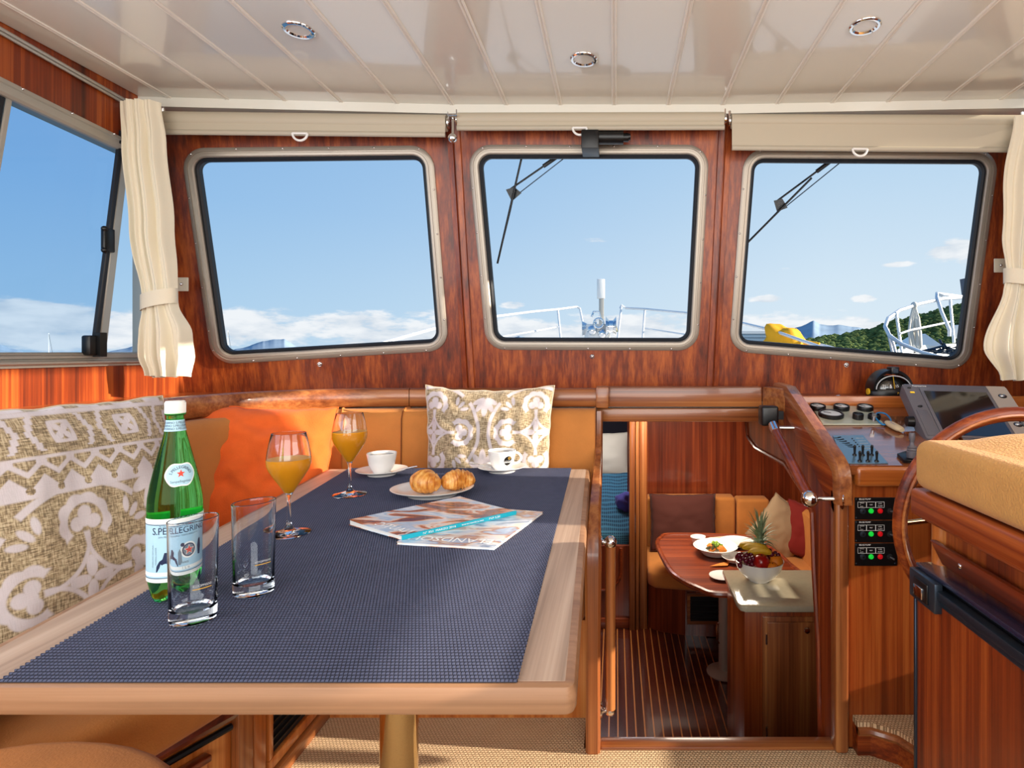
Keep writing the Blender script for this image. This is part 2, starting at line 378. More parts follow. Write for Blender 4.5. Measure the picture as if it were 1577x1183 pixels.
def rquad(q, r, d=0.0, n=8):
    """rounded, offset convex quad in 2D (q clockwise or ccw), same vertex count for every d"""
    q = [V((a[0], a[1])) for a in q]; c = sum(q, V((0, 0))) / 4; m = len(q); lines = []
    for i in range(m):
        a, b = q[i], q[(i + 1) % m]; e = (b - a).normalized(); nn = V((-e.y, e.x))
        if (a - c).dot(nn) < 0: nn = -nn
        lines.append((a + nn * d, e))
    cor = []
    for i in range(m):
        (a, e), (b, f) = lines[i - 1], lines[i]
        t = ((b - a).x * f.y - (b - a).y * f.x) / (e.x * f.y - e.y * f.x); cor.append(a + e * t)
    if n == 0: return cor
    out = []; rad = max(r + d, .002)
    for i in range(m):
        p = cor[i]; a = (cor[i - 1] - p).normalized(); b = (cor[(i + 1) % m] - p).normalized()
        ang = a.angle(b); tl = rad / math.tan(ang / 2); ctr = p + (a + b).normalized() * (rad / math.sin(ang / 2))
        s = p + a * tl - ctr; e = p + b * tl - ctr; a0 = math.atan2(s.y, s.x); a1 = math.atan2(e.y, e.x); da = (a1 - a0 + math.pi) % (2 * math.pi) - math.pi
        for k in range(n + 1):
            an = a0 + da * k / n; out.append(ctr + V((math.cos(an), math.sin(an))) * rad)
    return out
def bridge(bm, loops, closed=False, ring=True):
    vs = [[bm.verts.new(p) for p in L] for L in loops]; n = len(vs[0])
    m = len(vs)
    for i in range(m if closed else m - 1):
        a, b = vs[i], vs[(i + 1) % m]
        for k in range(n if ring else n - 1):
            k2 = (k + 1) % n; bm.faces.new((a[k], a[k2], b[k2], b[k]))
    return vs
def sweep2(bm, path, prof, closed=False):
    """profile (d,z) loop swept along an XY path; d measured to the right of travel"""
    loops = []; m = len(path)
    for i, p in enumerate(path):
        a = V(path[max(i - 1, 0)]); b = V(path[min(i + 1, m - 1)])
        e = (b - a).normalized(); nn = V((e.y, -e.x)); p = V(p)
        if 0 < i < m - 1:
            e1 = (p - a).normalized(); k = 1 / max(.5, math.cos(e1.angle(e)))
        else: k = 1
        loops.append([V((p.x + nn.x * d * k, p.y + nn.y * d * k, z)) for d, z in prof])
    vs = bridge(bm, loops)
    bm.faces.new(vs[0]); bm.faces.new(vs[-1][::-1]); return bm
def wloc(o):
    l = V((0, 0, 0))
    while o is not None: l += o.location; o = o.parent
    return l
def tag(o, label=None, cat=None, group=None, kind=None):
    if label: o['label'] = label
    if cat: o['category'] = cat
    if group: o['group'] = group
    if kind: o['kind'] = kind
    return o
def mk(name, bm, m, parent=None, wld=False, smooth=True, ang=40, label=None, kind=None, me=None, weld=True):
    if me is None:
        if weld: bmesh.ops.remove_doubles(bm, verts=bm.verts[:], dist=1e-6)
        bmesh.ops.recalc_face_normals(bm, faces=bm.faces[:])
        me = bpy.data.meshes.new(name); loc = V((0, 0, 0))
        if wld:
            if parent is not None: off = wloc(parent)
            else:
                xs = [v.co for v in bm.verts]
                off = V(((min(p.x for p in xs) + max(p.x for p in xs)) / 2, (min(p.y for p in xs) + max(p.y for p in xs)) / 2, min(p.z for p in xs))); loc = off
            bmesh.ops.translate(bm, vec=-off, verts=bm.verts[:])
        bm.to_mesh(me); bm.free()
        me.materials.append(MATS[m])
        if smooth:
            me.polygons.foreach_set('use_smooth', [True] * len(me.polygons)); me.set_sharp_from_angle(angle=R(ang))
    else: loc = V((0, 0, 0))
    o = bpy.data.objects.new(name, me); COL.objects.link(o); o.location = loc
    if parent is not None: o.parent = parent
    if label: o['label'] = label
    if kind: o['kind'] = kind
    return o
def thing(name, label, cat, loc=(0, 0, 0), rz=0, group=None, kind=None, rot=None):
    o = bpy.data.objects.new(name, None); COL.objects.link(o); o.empty_display_size = .05
    o.location = loc; o.rotation_euler = rot if rot else (0, 0, rz); tag(o, label, cat, group, kind); return o
def copy_tree(o, loc=None, rz=None, label=None, parent=None, rot=None):
    c = o.copy(); COL.objects.link(c); c.parent = parent
    if loc is not None: c.location = loc
    if rz is not None: c.rotation_euler = (0, 0, rz)
    if rot is not None: c.rotation_euler = rot
    if label: c['label'] = label
    for ch in list(o.children): copy_tree(ch, parent=c)
    return c
def text_mesh(name, s, size, M, mat, parent, wld=True, depth=.0004, align='CENTER', bend=None, spacing=1.0, xs=1.0):
    cu = bpy.data.curves.new(name, 'FONT'); cu.body = s; cu.size = size; cu.align_x = align; cu.align_y = 'CENTER'; cu.extrude = depth; cu.space_character = spacing
    cu.resolution_u = 3
    to = bpy.data.objects.new('tmp', cu); COL.objects.link(to)
    bpy.context.view_layer.update()
    me = bpy.data.meshes.new_from_object(to.evaluated_get(bpy.context.evaluated_depsgraph_get()))
    bpy.data.objects.remove(to)
    bm = BM(); bm.from_mesh(me); bpy.data.meshes.remove(me)
    for v in bm.verts:
        v.co.x *= xs
        v.co = bend(v.co) if bend else M @ v.co
    return mk(name, bm, mat, parent, wld=wld, smooth=False, weld=False)
def basis(o, u, v):
    """matrix with x along u, y along v at o"""
    u = V(u).normalized(); n = u.cross(V(v)).normalized(); v = n.cross(u)
    return Matrix((tuple(u) + (0,), tuple(v) + (0,), tuple(n) + (0,), (0, 0, 0, 1))).transposed() @ Matrix() if False else Matrix.Translation(o) @ Matrix((u, v, n)).transposed().to_4x4()
# ================================================================ STRUCTURE
XL, XR, ZC = -1.73, 1.54, 2.052
# ceiling: boards with raised joint strips
bm = BM(); box(bm, XL - .05, XR + .05, -1.3, 2.42, ZC + .012, ZC + .05)
ceil = mk('ceiling', bm, 'gloss_cream', smooth=False); tag(ceil, kind='structure')
edges = [XL] + [k * .202 - .005 for k in range(-8, 8) if XL + .05 < k * .202 - .005 < XR - .03] + [XR]
def front_y(x):
    if x < -.6275: return 2.12 + (x + 1.73) / (1.73 - .6275) * .07
    if x < .425: return 2.19
    return 2.19 - (x - .425) / (1.54 - .425) * .05
for a, b in zip(edges[:-1], edges[1:]):
    bm = BM(); fy = max(front_y(a), front_y(b)) + .02
    pts = [V((a + .003, -1.25, ZC)), V((b - .003, -1.25, ZC)), V((b - .003, fy, ZC)), V((a + .003, fy, ZC))]
    prism(bm, pts, (0, 0, .014)); bev(bm, .002, 1); mk('ceiling_plank', bm, 'gloss_cream', ceil)
for x in edges[1:-1]:
    bm = BM()
    sec = [(-.009, 0), (-.007, -.003), (-.003, -.0035), (-.0012, -.0015), (.0012, -.0015), (.003, -.0035), (.007, -.003), (.009, 0)]
    bridge(bm, [[V((x + s, y, ZC + d - .0002)) for s, d in sec] for y in (-1.25, front_y(x) - .01)], ring=False)
    mk('joint_strip', bm, 'strip_cream', ceil)
# walls with window holes -----------------------------------------------------
class Plane:
    """in-plane axes u,v and inward normal n (towards the saloon)"""
    def __init__(s, o, u, v):
        s.o = V(o); s.u = V(u).normalized(); s.n = s.u.cross(V(v)).normalized(); s.v = s.n.cross(s.u)
        if s.n.dot(V((0, 0, H)) - s.o) < 0: s.n = -s.n
    def at(s, a, d=0.0): return s.o + s.u * a[0] + s.v * a[1] + s.n * d
    def to2(s, p): q = V(p) - s.o; return V((q.dot(s.u), q.dot(s.v)))
    def px(s, x, y): return s.to2(onp(x, y, s.o, s.n))
def panel(name, pl, outer, hole, mat, thick=.035):
    bm = BM(); es = []
    for L in (outer, hole):
        if not L: continue
        vs = [bm.verts.new(pl.at(p)) for p in L]
        es += [bm.edges.new((vs[i], vs[(i + 1) % len(vs)])) for i in range(len(vs))]
    bmesh.ops.triangle_fill(bm, use_beauty=True, use_dissolve=False, edges=es, normal=pl.n)
    r = bmesh.ops.extrude_face_region(bm, geom=bm.faces[:]); vs = [e for e in r['geom'] if isinstance(e, bmesh.types.BMVert)]
    bmesh.ops.translate(bm, vec=-pl.n * thick, verts=vs)
    return mk(name, bm, mat, smooth=False)
A, B_ = V((-.6275, 2.19, ZC)), V((-.606, 2.35, 1.0))
A2, B2 = V((.425, 2.19, ZC)), V((.400, 2.35, 1.0))
plC = Plane(A, A2 - A, V((0, -.15, 1)))
plL = Plane(A, A - V((XL, 2.12, ZC)), A - B_)
plR = Plane(A2, V((XR, 2.14, ZC)) - A2, A2 - B2)
WIN = {}
def window(idx, pl, q, rad, glassm, frame_w=.036, rub=.013):
    q2 = [pl.px(*p) for p in q]; WIN[idx] = (pl, q2, rad)
    root = thing('window_%d' % idx, None, None, kind='structure')
    def L(d, dep): return [pl.at(p, dep) for p in rquad(q2, rad, d)]
    bm = BM(); bridge(bm, [L(0, -.002), L(-.001, .006), L(-.006, .009), L(-frame_w * .42, .010), L(-frame_w * .45, .0065), L(-frame_w * .6, .0065), L(-frame_w * .64, .009), L(-frame_w + .004, .008), L(-frame_w, .003), L(-frame_w, -.03), L(0, -.03)], closed=True)
    mk('window_frame', bm, 'alu', root, wld=True, ang=25)
    bm = BM(); bridge(bm, [L(-frame_w, -.004), L(-frame_w - rub * .5, -.002), L(-frame_w - rub, -.008), L(-frame_w - rub, -.028), L(-frame_w, -.028)], closed=True)
    mk('rubber_gasket', bm, 'rubber', root, wld=True)
    bm = BM(); f = bm.faces.new([bm.verts.new(p) for p in L(-frame_w - rub + .004, -.02)]); mk('window_pane', bm, glassm, root, wld=True, smooth=False)
    lp = rquad(q2, rad, -frame_w * .22); tot = sum((lp[i] - lp[i - 1]).length for i in range(len(lp))); acc = 0; nxt = .05
    for i in range(len(lp)):
        a, b = lp[i - 1], lp[i]; d = (b - a).length
        while acc + d > nxt:
            p = pl.at(a.lerp(b, (nxt - acc) / d), .0095); bm = BM(); ball(bm, p, .0038, (1, 1, 1), 8); mk('screw', bm, 'chrome', root, wld=True); nxt += .17
        acc += d
    return root
HOLE = lambda idx: rquad(WIN[idx][1], WIN[idx][2], -.02)
window(1, plL, [(279, 228), (667, 224), (692, 540), (328, 562)], .085, 'window_glass')
window(2, plC, [(720, 223), (1093, 223), (1075, 540), (749, 539)], .085, 'window_glass')
window(3, plR, [(1145.5, 229), (1539, 231), (1492, 571), (1122, 541)], .085, 'window_glass')
low = .90
def drop(a, b):  # continue line a->b down to z=low
    t = (low - a.z) / (b.z - a.z); return a + (b - a) * t
ZT = V((0, 0, .03))
up = lambda a, b: a + (a - b) * .03
seam1, seam2 = drop(A, B_), drop(A2, B2)
cL, cR = V((XL - .05, 2.12, ZC)), V((XR + .05, 2.14, ZC))
# outer lower corners lie in the panel planes
def lower_corner(pl, x):
    n = pl.n; o = pl.o; y = o.y - (n.x * (x - o.x) + n.z * (low - o.z)) / n.y; return V((x, y, low))
def top_pt(pl, x, z=ZC + .02):
    n = pl.n; o = pl.o; y = o.y - (n.x * (x - o.x) + n.z * (z - o.z)) / n.y; return V((x, y, z))
wl = panel('wall_front_left', plL, [plL.to2(p) for p in (top_pt(plL, XL - .05), top_pt(plL, A.x), seam1, lower_corner(plL, XL - .05))], HOLE(1), 'mahogZ')
wc = panel('wall_front_middle', plC, [plC.to2(p) for p in (top_pt(plC, A.x), top_pt(plC, A2.x), seam2, seam1)], HOLE(2), 'mahogZ')
wr = panel('wall_front_right', plR, [plR.to2(p) for p in (top_pt(plR, A2.x), top_pt(plR, XR + .05), lower_corner(plR, XR + .05), seam2)], HOLE(3), 'mahogZ')
for o in (wl, wc, wr): tag(o, kind='structure')
for i, (a, b) in enumerate(((A, seam1), (A2, seam2))):
    bm = BM(); n = V((0, -1, -.15)).normalized(); dx = V((.5, 0, 0)); sec = [(-.026, 0), (-.024, .008), (-.004, .011), (-.001, .003), (.001, .003), (.004, .011), (.024, .008), (.026, 0)]
    bridge(bm, [[a + V((s, 0, 0)) + n * (d + .001) for s, d in sec], [b + V((s, 0, 0)) + n * (d + .001) for s, d in sec]], ring=False)
    tag(mk('trim_%d' % (i + 1), bm, 'mahogZ', wld=True), kind='structure')
# left (port) side wall
plS = Plane((XL, 0, H), (0, 1, 0), (0, 0, 1))
s2 = lambda y, z: V((y, z - H))
sideq = [s2(-.4, 2.0), s2(2.13, 1.868), s2(2.13, 1.080), s2(-.4, 1.070)]
outer = [s2(-1.25, ZC + .02), s2(2.16, ZC + .02), s2(2.32, .9), s2(-1.25, .9)]
wls = panel('wall_left', plS, outer, rquad(sideq, .03, -.012), 'mahogZ'); tag(wls, kind='structure')
root = thing('window_4', None, None, kind='structure')
def L(d, dep): return [plS.at(p, dep) for p in rquad(sideq, .03, d)]
bm = BM(); bridge(bm, [L(0, -.002), L(0, .008), L(-.012, .010), L(-.015, .006), L(-.024, .006), L(-.027, .012), L(-.040, .012), L(-.046, .004), L(-.046, -.04), L(0, -.04)], closed=True)
mk('window_frame', bm, 'alu_soft', root, wld=True, ang=25)
for k in range(9):
    for z0, z1 in ((1.985, 1.865), (1.088, 1.092)):
        y = .9 + k * .15; f = (y + .4) / 2.53; p = V((XL + .012, y, z0 + (z1 - z0) * f)); bm = BM(); ball(bm, p, .004, n=8); mk('screw', bm, 'chrome', root, wld=True)
def sidebar(name, y0, z0, y1, z1, w, d0, d1, m, cham=.003):
    e = V((y1 - y0, z1 - z0)).normalized(); nn = V((-e.y, e.x)) * w / 2
    a, b = V((y0, z0)), V((y1, z1)); q = [a - nn, b - nn, b + nn, a + nn]
    bm = BM(); prism(bm, [V((XL + d0, p.x, p.y)) for p in q], (d1 - d0, 0, 0)); bev(bm, cham, 1); return mk(name, bm, m, root, wld=True)
sidebar('window_mullion', 2.012, 1.90, 1.905, 1.085, .030, -.01, .008, 'alu_soft')
sidebar('sash_edge', 1.990, 1.90, 1.883, 1.12, .016, -.006, .010, 'rubber')
sidebar('sash_edge', 1.640, 1.92, 1.520, 1.115, .016, -.022, -.004, 'alu_soft')
sidebar('sash_edge', 1.622, 1.92, 1.502, 1.115, .016, -.022, -.006, 'rubber')
sidebar('sash_rail', -.35, 1.112, 1.90, 1.117, .014, -.006, .012, 'alu_soft')
sidebar('sash_rail', -.35, 1.088, 2.10, 1.094, .012, .006, .020, 'alu_soft')
bm = BM(); f = bm.faces.new([bm.verts.new((XL - .008, y, z)) for y, z in ((1.5, 1.11), (1.885, 1.11), (1.99, 1.89), (1.61, 1.92))]); mk('window_pane', bm, 'window_glass_blue', root, wld=True, smooth=False)
bm = BM(); f = bm.faces.new([bm.verts.new((XL - .02, y, z)) for y, z in ((-.36, 1.10), (1.54, 1.10), (1.65, 1.92), (-.36, 1.96))]); mk('window_pane', bm, 'window_glass_dark', root, wld=True, smooth=False)
bm = BM(); f = bm.faces.new([bm.verts.new((XL - .008, y, z)) for y, z in ((1.90, 1.10), (2.10, 1.10), (2.10, 1.86), (2.0, 1.89))]); mk('window_pane', bm, 'window_glass', root, wld=True, smooth=False)
# latches on the sash
bm = BM(); y0 = 1.945; box(bm, XL + .004, XL + .02, 1.905, 1.945, 1.465, 1.545); bev(bm, .004); ball(bm, (XL + .014, 1.91, 1.468), .010, n=10); ball(bm, (XL + .014, 1.91, 1.54), .010, n=10)
mk('sash_latch', bm, 'black', root, wld=True)
bm = BM(); box(bm, XL + .004, XL + .035, 1.835, 1.90, 1.115, 1.18); bev(bm, .006); box(bm, XL + .02, XL + .045, 1.86, 1.885, 1.11, 1.19); mk('sash_catch', bm, 'black', root, wld=True)
# right (starboard) side wall, openings outside the picture let the low sun in
bm = BM()
def ybox(y0, y1, z0, z1): box(bm, XR, XR + .04, y0, y1, z0, z1)
for b in ((-1.25, .6, 1.285, 2.09), (-1.25, -.25, 0, 1.25), (-.25, 1.18, 0, 1.01), (.6, 1.68, 1.285, 1.93), (1.18, 1.68, .75, 1.29), (1.18, 1.22, 0, .75), (1.22, 1.61, 0, .42), (1.61, 1.68, 0, .75), (1.68, 1.93, 0, 1.14), (1.93, 2.12, 0, 1.93), (2.12, 2.32, 0, 2.09), (1.68, 1.93, 1.80, 1.93)): ybox(*b)
wrs = mk('wall_right', bm, 'mahogZ', smooth=False, weld=False); tag(wrs, kind='structure')
# floor: sisal carpet over the saloon sole
bm = BM(); box(bm, XL, XR, -1.25, 1.615, -.03, 0); box(bm, XL, -.09, 1.615, 2.3, -.03, 0)
tag(mk('floor', bm, 'sisal', smooth=False, weld=False), kind='structure')
tag(mk('trim_3', bbox_bm(-.045, .625, 1.607, 1.655, -.10, .008, .006), 'trimX', wld=True), kind='structure')
# foredeck / coachroof slab over the lower cabin
bm = BM(); box(bm, -1.9, 1.9, 2.27, 6.2, .87, .93); tag(mk('ceiling_forward_cabin', bm, 'gloss_cream', smooth=False), kind='structure')
bm = BM(); box(bm, -1.9, 1.9, -1.3, 1.6, -.10, -.031); tag(mk('floor_underside', bm, 'darkwY', smooth=False), kind='structure')
# ================================================================ LOWER CABIN shell
ZF = -.90
bm = BM(); box(bm, -1.6, 1.6, 1.2, 6.0, ZF - .05, ZF - .006); fl = mk('floor_forward_cabin', bm, 'plankw', smooth=False); tag(fl, kind='structure')
x = -.42; pitch = .0485
strip_me = None
while x < .64:
    bm = BM(); box(bm, x, x + pitch - .0075, 2.2, 4.7, ZF - .006, ZF); o = mk('sole_plank', bm, 'plankw', fl, wld=True, smooth=False)
    bm = BM(); box(bm, x + pitch - .0075, x + pitch, 2.2, 4.7, ZF - .006, ZF - .0003); mk('inlay_strip', bm, 'inlay', fl, wld=True, smooth=False)
    x += pitch
def struct(name, m, *bx, bevel=.0):
    bm = BM()
    for b in bx: box(bm, *b)
    if bevel: bev(bm, bevel)
    return tag(mk(name, bm, m, smooth=bool(bevel), weld=False), kind='structure')
struct('wall_forward_cabin_front', 'darkwZ', (.10, 1.6, 4.78, 4.82, ZF, .87))
struct('wall_forward_cabin_left', 'darkwZ', (-.47, -.43, 2.3, 4.22, ZF, .87))
struct('wall_berth_left', 'darkwZ', (-.62, -.58, 4.2, 6.0, ZF, .87))
struct('wall_berth_front', 'dark_mesh', (-.6, .2, 5.75, 5.8, ZF, .87))
struct('wall_berth_right', 'darkwZ', (.20, .23, 4.3, 5.75, ZF, .87))
struct('wall_step_bulkhead', 'darkwZ', (-.45, .64, 1.60, 1.64, ZF, -.06))
bm = BM()   # starboard cabin side with an unseen slot added to let the sun onto the counter
for b in ((1.5, 1.54, 1.3, 1.66, ZF, -.04), (1.5, 1.54, 1.66, 2.54, ZF, .87), (1.5, 1.54, 2.78, 4.8, ZF, .87), (1.5, 1.54, 2.54, 2.78, ZF, .200), (1.5, 1.54, 2.54, 2.78, .262, .87), (1.5, 1.54, 2.54, 2.78, .232, .237)): box(bm, *b)
tag(mk('wall_forward_cabin_right', bm, 'darkwZ', smooth=False, weld=False), kind='structure')
struct('wall_galley_back', 'darkwZ', (.66, 1.5, 1.66, 1.70, ZF, .70))
# bulkhead with berth doorway; the lower half keeps a rounded door panel
struct('wall_berth_bulkhead', 'darkwZ', (-.6, .105, 4.20, 4.24, ZF, -.30), (-.6, .105, 4.20, 4.24, .80, .87))
struct('trim_4', 'trimZ', (.100, .142, 4.15, 4.26, ZF, .87), (.147, .172, 4.16, 4.26, ZF, .87), (.176, .232, 4.17, 4.8, ZF, .87), bevel=.004)
struct('trim_5', 'darkwX', (-.45, .10, 4.175, 4.2, ZF, ZF + .075), bevel=.004)
bm = BM(); pts = []
for k in range(13):
    a = k / 12 * math.pi / 2; pts.append((-.10 + .14 * math.sin(a), 4.185, -.62 - 0 + .0 - .14 * math.cos(a) + .14))
pts = [(-.42, 4.185, -.62)] + [(-.10 + .14 * math.sin(k / 10 * math.pi / 2), 4.185, -.48 - .14 * math.cos(k / 10 * math.pi / 2)) for k in range(11)] + [(.04, 4.185, -.31)]
tube(bm, pts, .011, 8); tag(mk('trim_6', bm, 'darkwX', wld=True), kind='structure')
# partition between stairwell and helm console (seen edge-on from its stairwell side)
XP = .63
pp = [(1265, 1140), (1262, 1000), (1255, 880), (1252, 790), (1240, 760), (1210, 715), (1165, 690), (1152, 672), (1150, 648)]
pg = [onx(a, b, XP) for a, b in pp]
poly = [V((XP, 1.62, -.75)), V((XP, 1.75, -.75))] + pg + [V((XP, 2.70, .87)), V((XP, 2.26, .87)), V((XP, 2.22, .985)), V((XP, 2.07, .985)), V((XP, 1.62, .80))]
bm = BM(); prism(bm, poly, (.03, 0, 0)); tag(mk('wall_stair_partition', bm, 'mahogZ', smooth=False), kind='structure')
bm = BM(); tube(bm, [p + V((-.002, 0, 0)) for p in pg], .009, 8); tag(mk('trim_7', bm, 'darkwZ', wld=True), kind='structure')
# coaming along the top of the partition: raised board, cap rail, end post
bm = BM(); Z2 = V((0, 0, 1))
up_ = [V((XP - .014, 1.60, .80)), V((XP - .014, 2.07, .985)), V((XP - .014, 2.20, .99)), V((XP - .014, 2.20, .915)), V((XP - .014, 2.08, .905)), V((XP - .014, 1.60, .665))]
prism(bm, up_, (.014, 0, 0)); bev(bm, .004); co = mk('trim_8', bm, 'mahogY', wld=True); tag(co, kind='structure')
bm = BM(); sec = [(-.017, -.02), (-.017, .0), (-.010, .012), (.008, .014), (.024, .012), (.031, 0), (.031, -.02)]
rail = [V((XP, 1.585, .70)), V((XP, 1.588, .775)), V((XP, 1.60, .80)), V((XP, 1.63, .818)), V((XP, 2.07, .99)), V((XP, 2.22, .995))]
loops = []
for i, p in enumerate(rail):
    d = (rail[min(i + 1, len(rail) - 1)] - rail[max(i - 1, 0)]).normalized(); n = V((0, -d.z, d.y))
    loops.append([p + V((s, 0, 0)) + n * t for s, t in sec])
vs = bridge(bm, loops); bm.faces.new(vs[0]); bm.faces.new(vs[-1][::-1]); mk('cap_rail', bm, 'trimY', co, wld=True)
mk('end_post', bbox_bm(XP - .014, XP + .024, 1.588, 1.635, 0, .74, .010, 3), 'trimZ', co, wld=True)
# lintel beams over the companionway
b1 = mk('trim_9', bbox_bm(-.055, .565, 2.19, 2.25, .915, .993, .006), 'trimX', wld=True); tag(b1, kind='structure')
mk('lower_beam', bbox_bm(-.075, .60, 2.215, 2.27, .855, .908, .005), 'trimX', b1, wld=True)
bm = BM(); prism(bm, [V((.565, 2.19, .915)), V((.620, 2.06, .905)), V((.620, 2.06, .992)), V((.565, 2.19, .993))], V((.04, .04, 0))); bev(bm, .004); mk('corner_board', bm, 'trimX', b1, wld=True)
bm = BM(); prism(bm, [V((.60, 2.21, .855)), V((.63, 2.13, .84)), V((.63, 2.13, .908)), V((.60, 2.21, .908))], V((.03, .03, 0))); mk('corner_board', bm, 'trimX', b1, wld=True)
# left stile of the companionway: board in the plane x=-.07 with an S-curved top
yz = [(1.62, -.03), (1.62, .30), (1.62, .52), (1.625, .585), (1.66, .625), (1.76, .66), (1.92, .69), (2.05, .715), (2.13, .755), (2.17, .81), (2.18, .90)]
bm = BM(); loops = []; pts = [V((-.062, y, z)) for y, z in yz]
sec = [(-.022, -.025), (-.022, .022), (-.015, .030), (.012, .030), (.019, .022), (.019, -.025)]
wd_ = [1, 1, 1.15, 1.15, 1, .9, .8, .75, .7, .65, .6]
for i, p in enumerate(pts):
    d = (pts[min(i + 1, len(pts) - 1)] - pts[max(i - 1, 0)]).normalized(); n = V((0, -d.z, d.y))
    loops.append([p + V((s * wd_[i], 0, 0)) + n * t for s, t in sec])
vs = bridge(bm, loops); bm.faces.new(vs[0]); bm.faces.new(vs[-1][::-1])
st = mk('trim_10', bm, 'trimZ', wld=True); tag(st, kind='structure')
bm = BM(); prism(bm, [V((-.075, y + (.02 if i < 4 else .01), z - (.0 if i < 4 else .02))) for i, (y, z) in enumerate(yz)] + [V((-.075, 2.27, .90)), V((-.075, 2.27, -.03))], (.012, 0, 0)); mk('end_panel', bm, 'mahogZ', st, wld=True, smooth=False)
# console front, fascia band, helm platform
struct('wall_console', 'consw', (XP + .03, XR, 1.62, 1.66, 0, .76))
mk('fascia_band', bbox_bm(XP + .045, XR, 1.595, 1.65, .745, .806, .014, 3), 'honeyX', bpy.data.objects['wall_console'], wld=True)
plat = [(XP + .045, 1.62), (XP + .045, 1.585), (.71, 1.585), (.77, 1.55), (.82, 1.46), (.86, 1.38), (.95, 1.33), (1.54, 1.33), (1.54, 1.62)]
bm = BM(); prism(bm, [V((a, b, 0)) for a, b in plat], (0, 0, .075)); pf = mk('floor_helm_step', bm, 'mahogX', smooth=False); tag(pf, kind='structure')
bm = BM(); prism(bm, [V((a, b, .076)) for a, b in plat], (0, 0, .016)); mk('step_carpet', bm, 'sisal', pf, wld=True, smooth=False)
bm = BM(); tube(bm, [V((a, b, .068)) for a, b in plat[1:8]], .012, 8); mk('step_nosing', bm, 'trimX', pf, wld=True)
# dashboard: sloping panel, riser and shelf under the windscreen
dO = V((0, 1.60, .806)); dU = V((0, .52, .114)).normalized(); dN = V((0, -dU.z, dU.y))
def ondash(px, py, h=0.0): return onp(px, py, dO + dN * h, dN)
bm = BM(); prism(bm, [V((XP + .03, 1.60, .806)), V((XP + .03, 2.13, .806 + .53 * .219)), V((XP + .03, 2.13, .80)), V((XP + .03, 1.60, .78))], (XR - XP - .03, 0, 0))
da = mk('dashboard_panel', bm, 'dashw', smooth=False); tag(da, kind='structure')
mk('riser_board', bbox_bm(XP + .03, XR, 2.125, 2.145, .90, .962, .004), 'honeyX', da, wld=True)
struct('trim_11', 'mahogX', (XP + .03, XR, 2.145, 2.36, .93, .957))
# shelf behind the settee along the port side and the front
bm = BM(); prism(bm, [V((XL, -1.2, .945)), V((-1.37, -1.2, .945)), V((-1.37, 1.80, .945)), V((-1.30, 2.02, .945)), V((-1.05, 2.23, .945)), V((-.05, 2.23, .945)), V((-.05, 2.36, .945)), V((-.62, 2.37, .945)), V((XL, 2.30, .945))], (0, 0, .02))
tag(mk('trim_12', bm, 'honeyX', smooth=False), kind='structure')
# curtain track on the port wall
p0, p1 = onx(0, 44, XL + .012), onx(190, 153, XL + .012); e = (p0 - p1).normalized()
bm = BM(); tube(bm, [p1, p0 + e * 1.2], .007, 6, sq=.8); tube(bm, [p1 + V((0, 0, -.011)), p0 + e * 1.2 + V((0, 0, -.011))], .005, 6); tag(mk('trim_13', bm, 'alu_soft', wld=True), kind='structure')
# small snap fasteners below the windows
for px, py, pl in ((493, 561, plL), (912, 549, plC), (1303, 562, plR)):
    o = thing('snap_stud', {493: 'tiny chrome stud under the window nearest the orange cushion', 912: 'tiny chrome stud under the windscreen pane facing the bow', 1303: 'tiny chrome stud under the window above the dashboard gauges'}[px], 'stud')
    p = onp(px, py, pl.o, pl.n); o.location = p
    bm = BM(); disc_axis(bm, p, p + pl.n * .004, .011, .009, 16); mk('base', bm, 'chrome', o, wld=True)
    bm = BM(); ball(bm, p + pl.n * .008, .006, n=12); mk('stud_head', bm, 'chrome', o, wld=True)

bm = BM(); fr_ = [(XL, 2.06), (-.6275, 2.125), (.425, 2.125), (XR, 2.075)]
prism(bm, [V((x, y, 2.018)) for x, y in fr_] + [V((x, y + .09, 2.018)) for x, y in fr_[::-1]], (0, 0, .036)); tag(mk('trim_14', bm, 'gloss_cream', smooth=False), kind='structure')

struct('wall_hull_left', 'mahogY', (XL - .05, XL, -1.25, 2.34, -.10, .899))
struct('wall_behind_settee', 'darkwZ', (XL, -.09, 2.285, 2.30, -.90, .90), (-1.73, -.47, 2.285, 2.31, -.90, 0))
# ================================================================ DINETTE SETTEE
def arc_path():
    pts = [(-1.35, .0), (-1.35, 1.72)]
    cx, cy, r = -1.35 + .48, 1.72, .48
    for k in range(1, 13):
        a = k / 12 * math.pi / 2; pts.append((cx - r * math.cos(a), cy + r * math.sin(a)))
    pts.append((-.07, 2.20)); return [V(p) for p in pts]
PATH = arc_path()
def resample(path, s0, s1, step=.04):
    L = [0]
    for a, b in zip(path, path[1:]): L.append(L[-1] + (b - a).length)
    s1 = min(s1, L[-1]); n = max(2, int((s1 - s0) / step)); out = []
    for k in range(n + 1):
        s = s0 + (s1 - s0) * k / n; i = max(j for j in range(len(L) - 1) if L[j] <= s + 1e-9)
        out.append(path[i].lerp(path[i + 1], (s - L[i]) / (L[i + 1] - L[i])))
    return out
PLEN = sum((b - a).length for a, b in zip(PATH, PATH[1:]))
set_ = thing('dinette_settee', 'curved dinette settee with tan suede cushions and varnished wooden top rail around the table', 'settee', (-1.1, 1.7, 0))
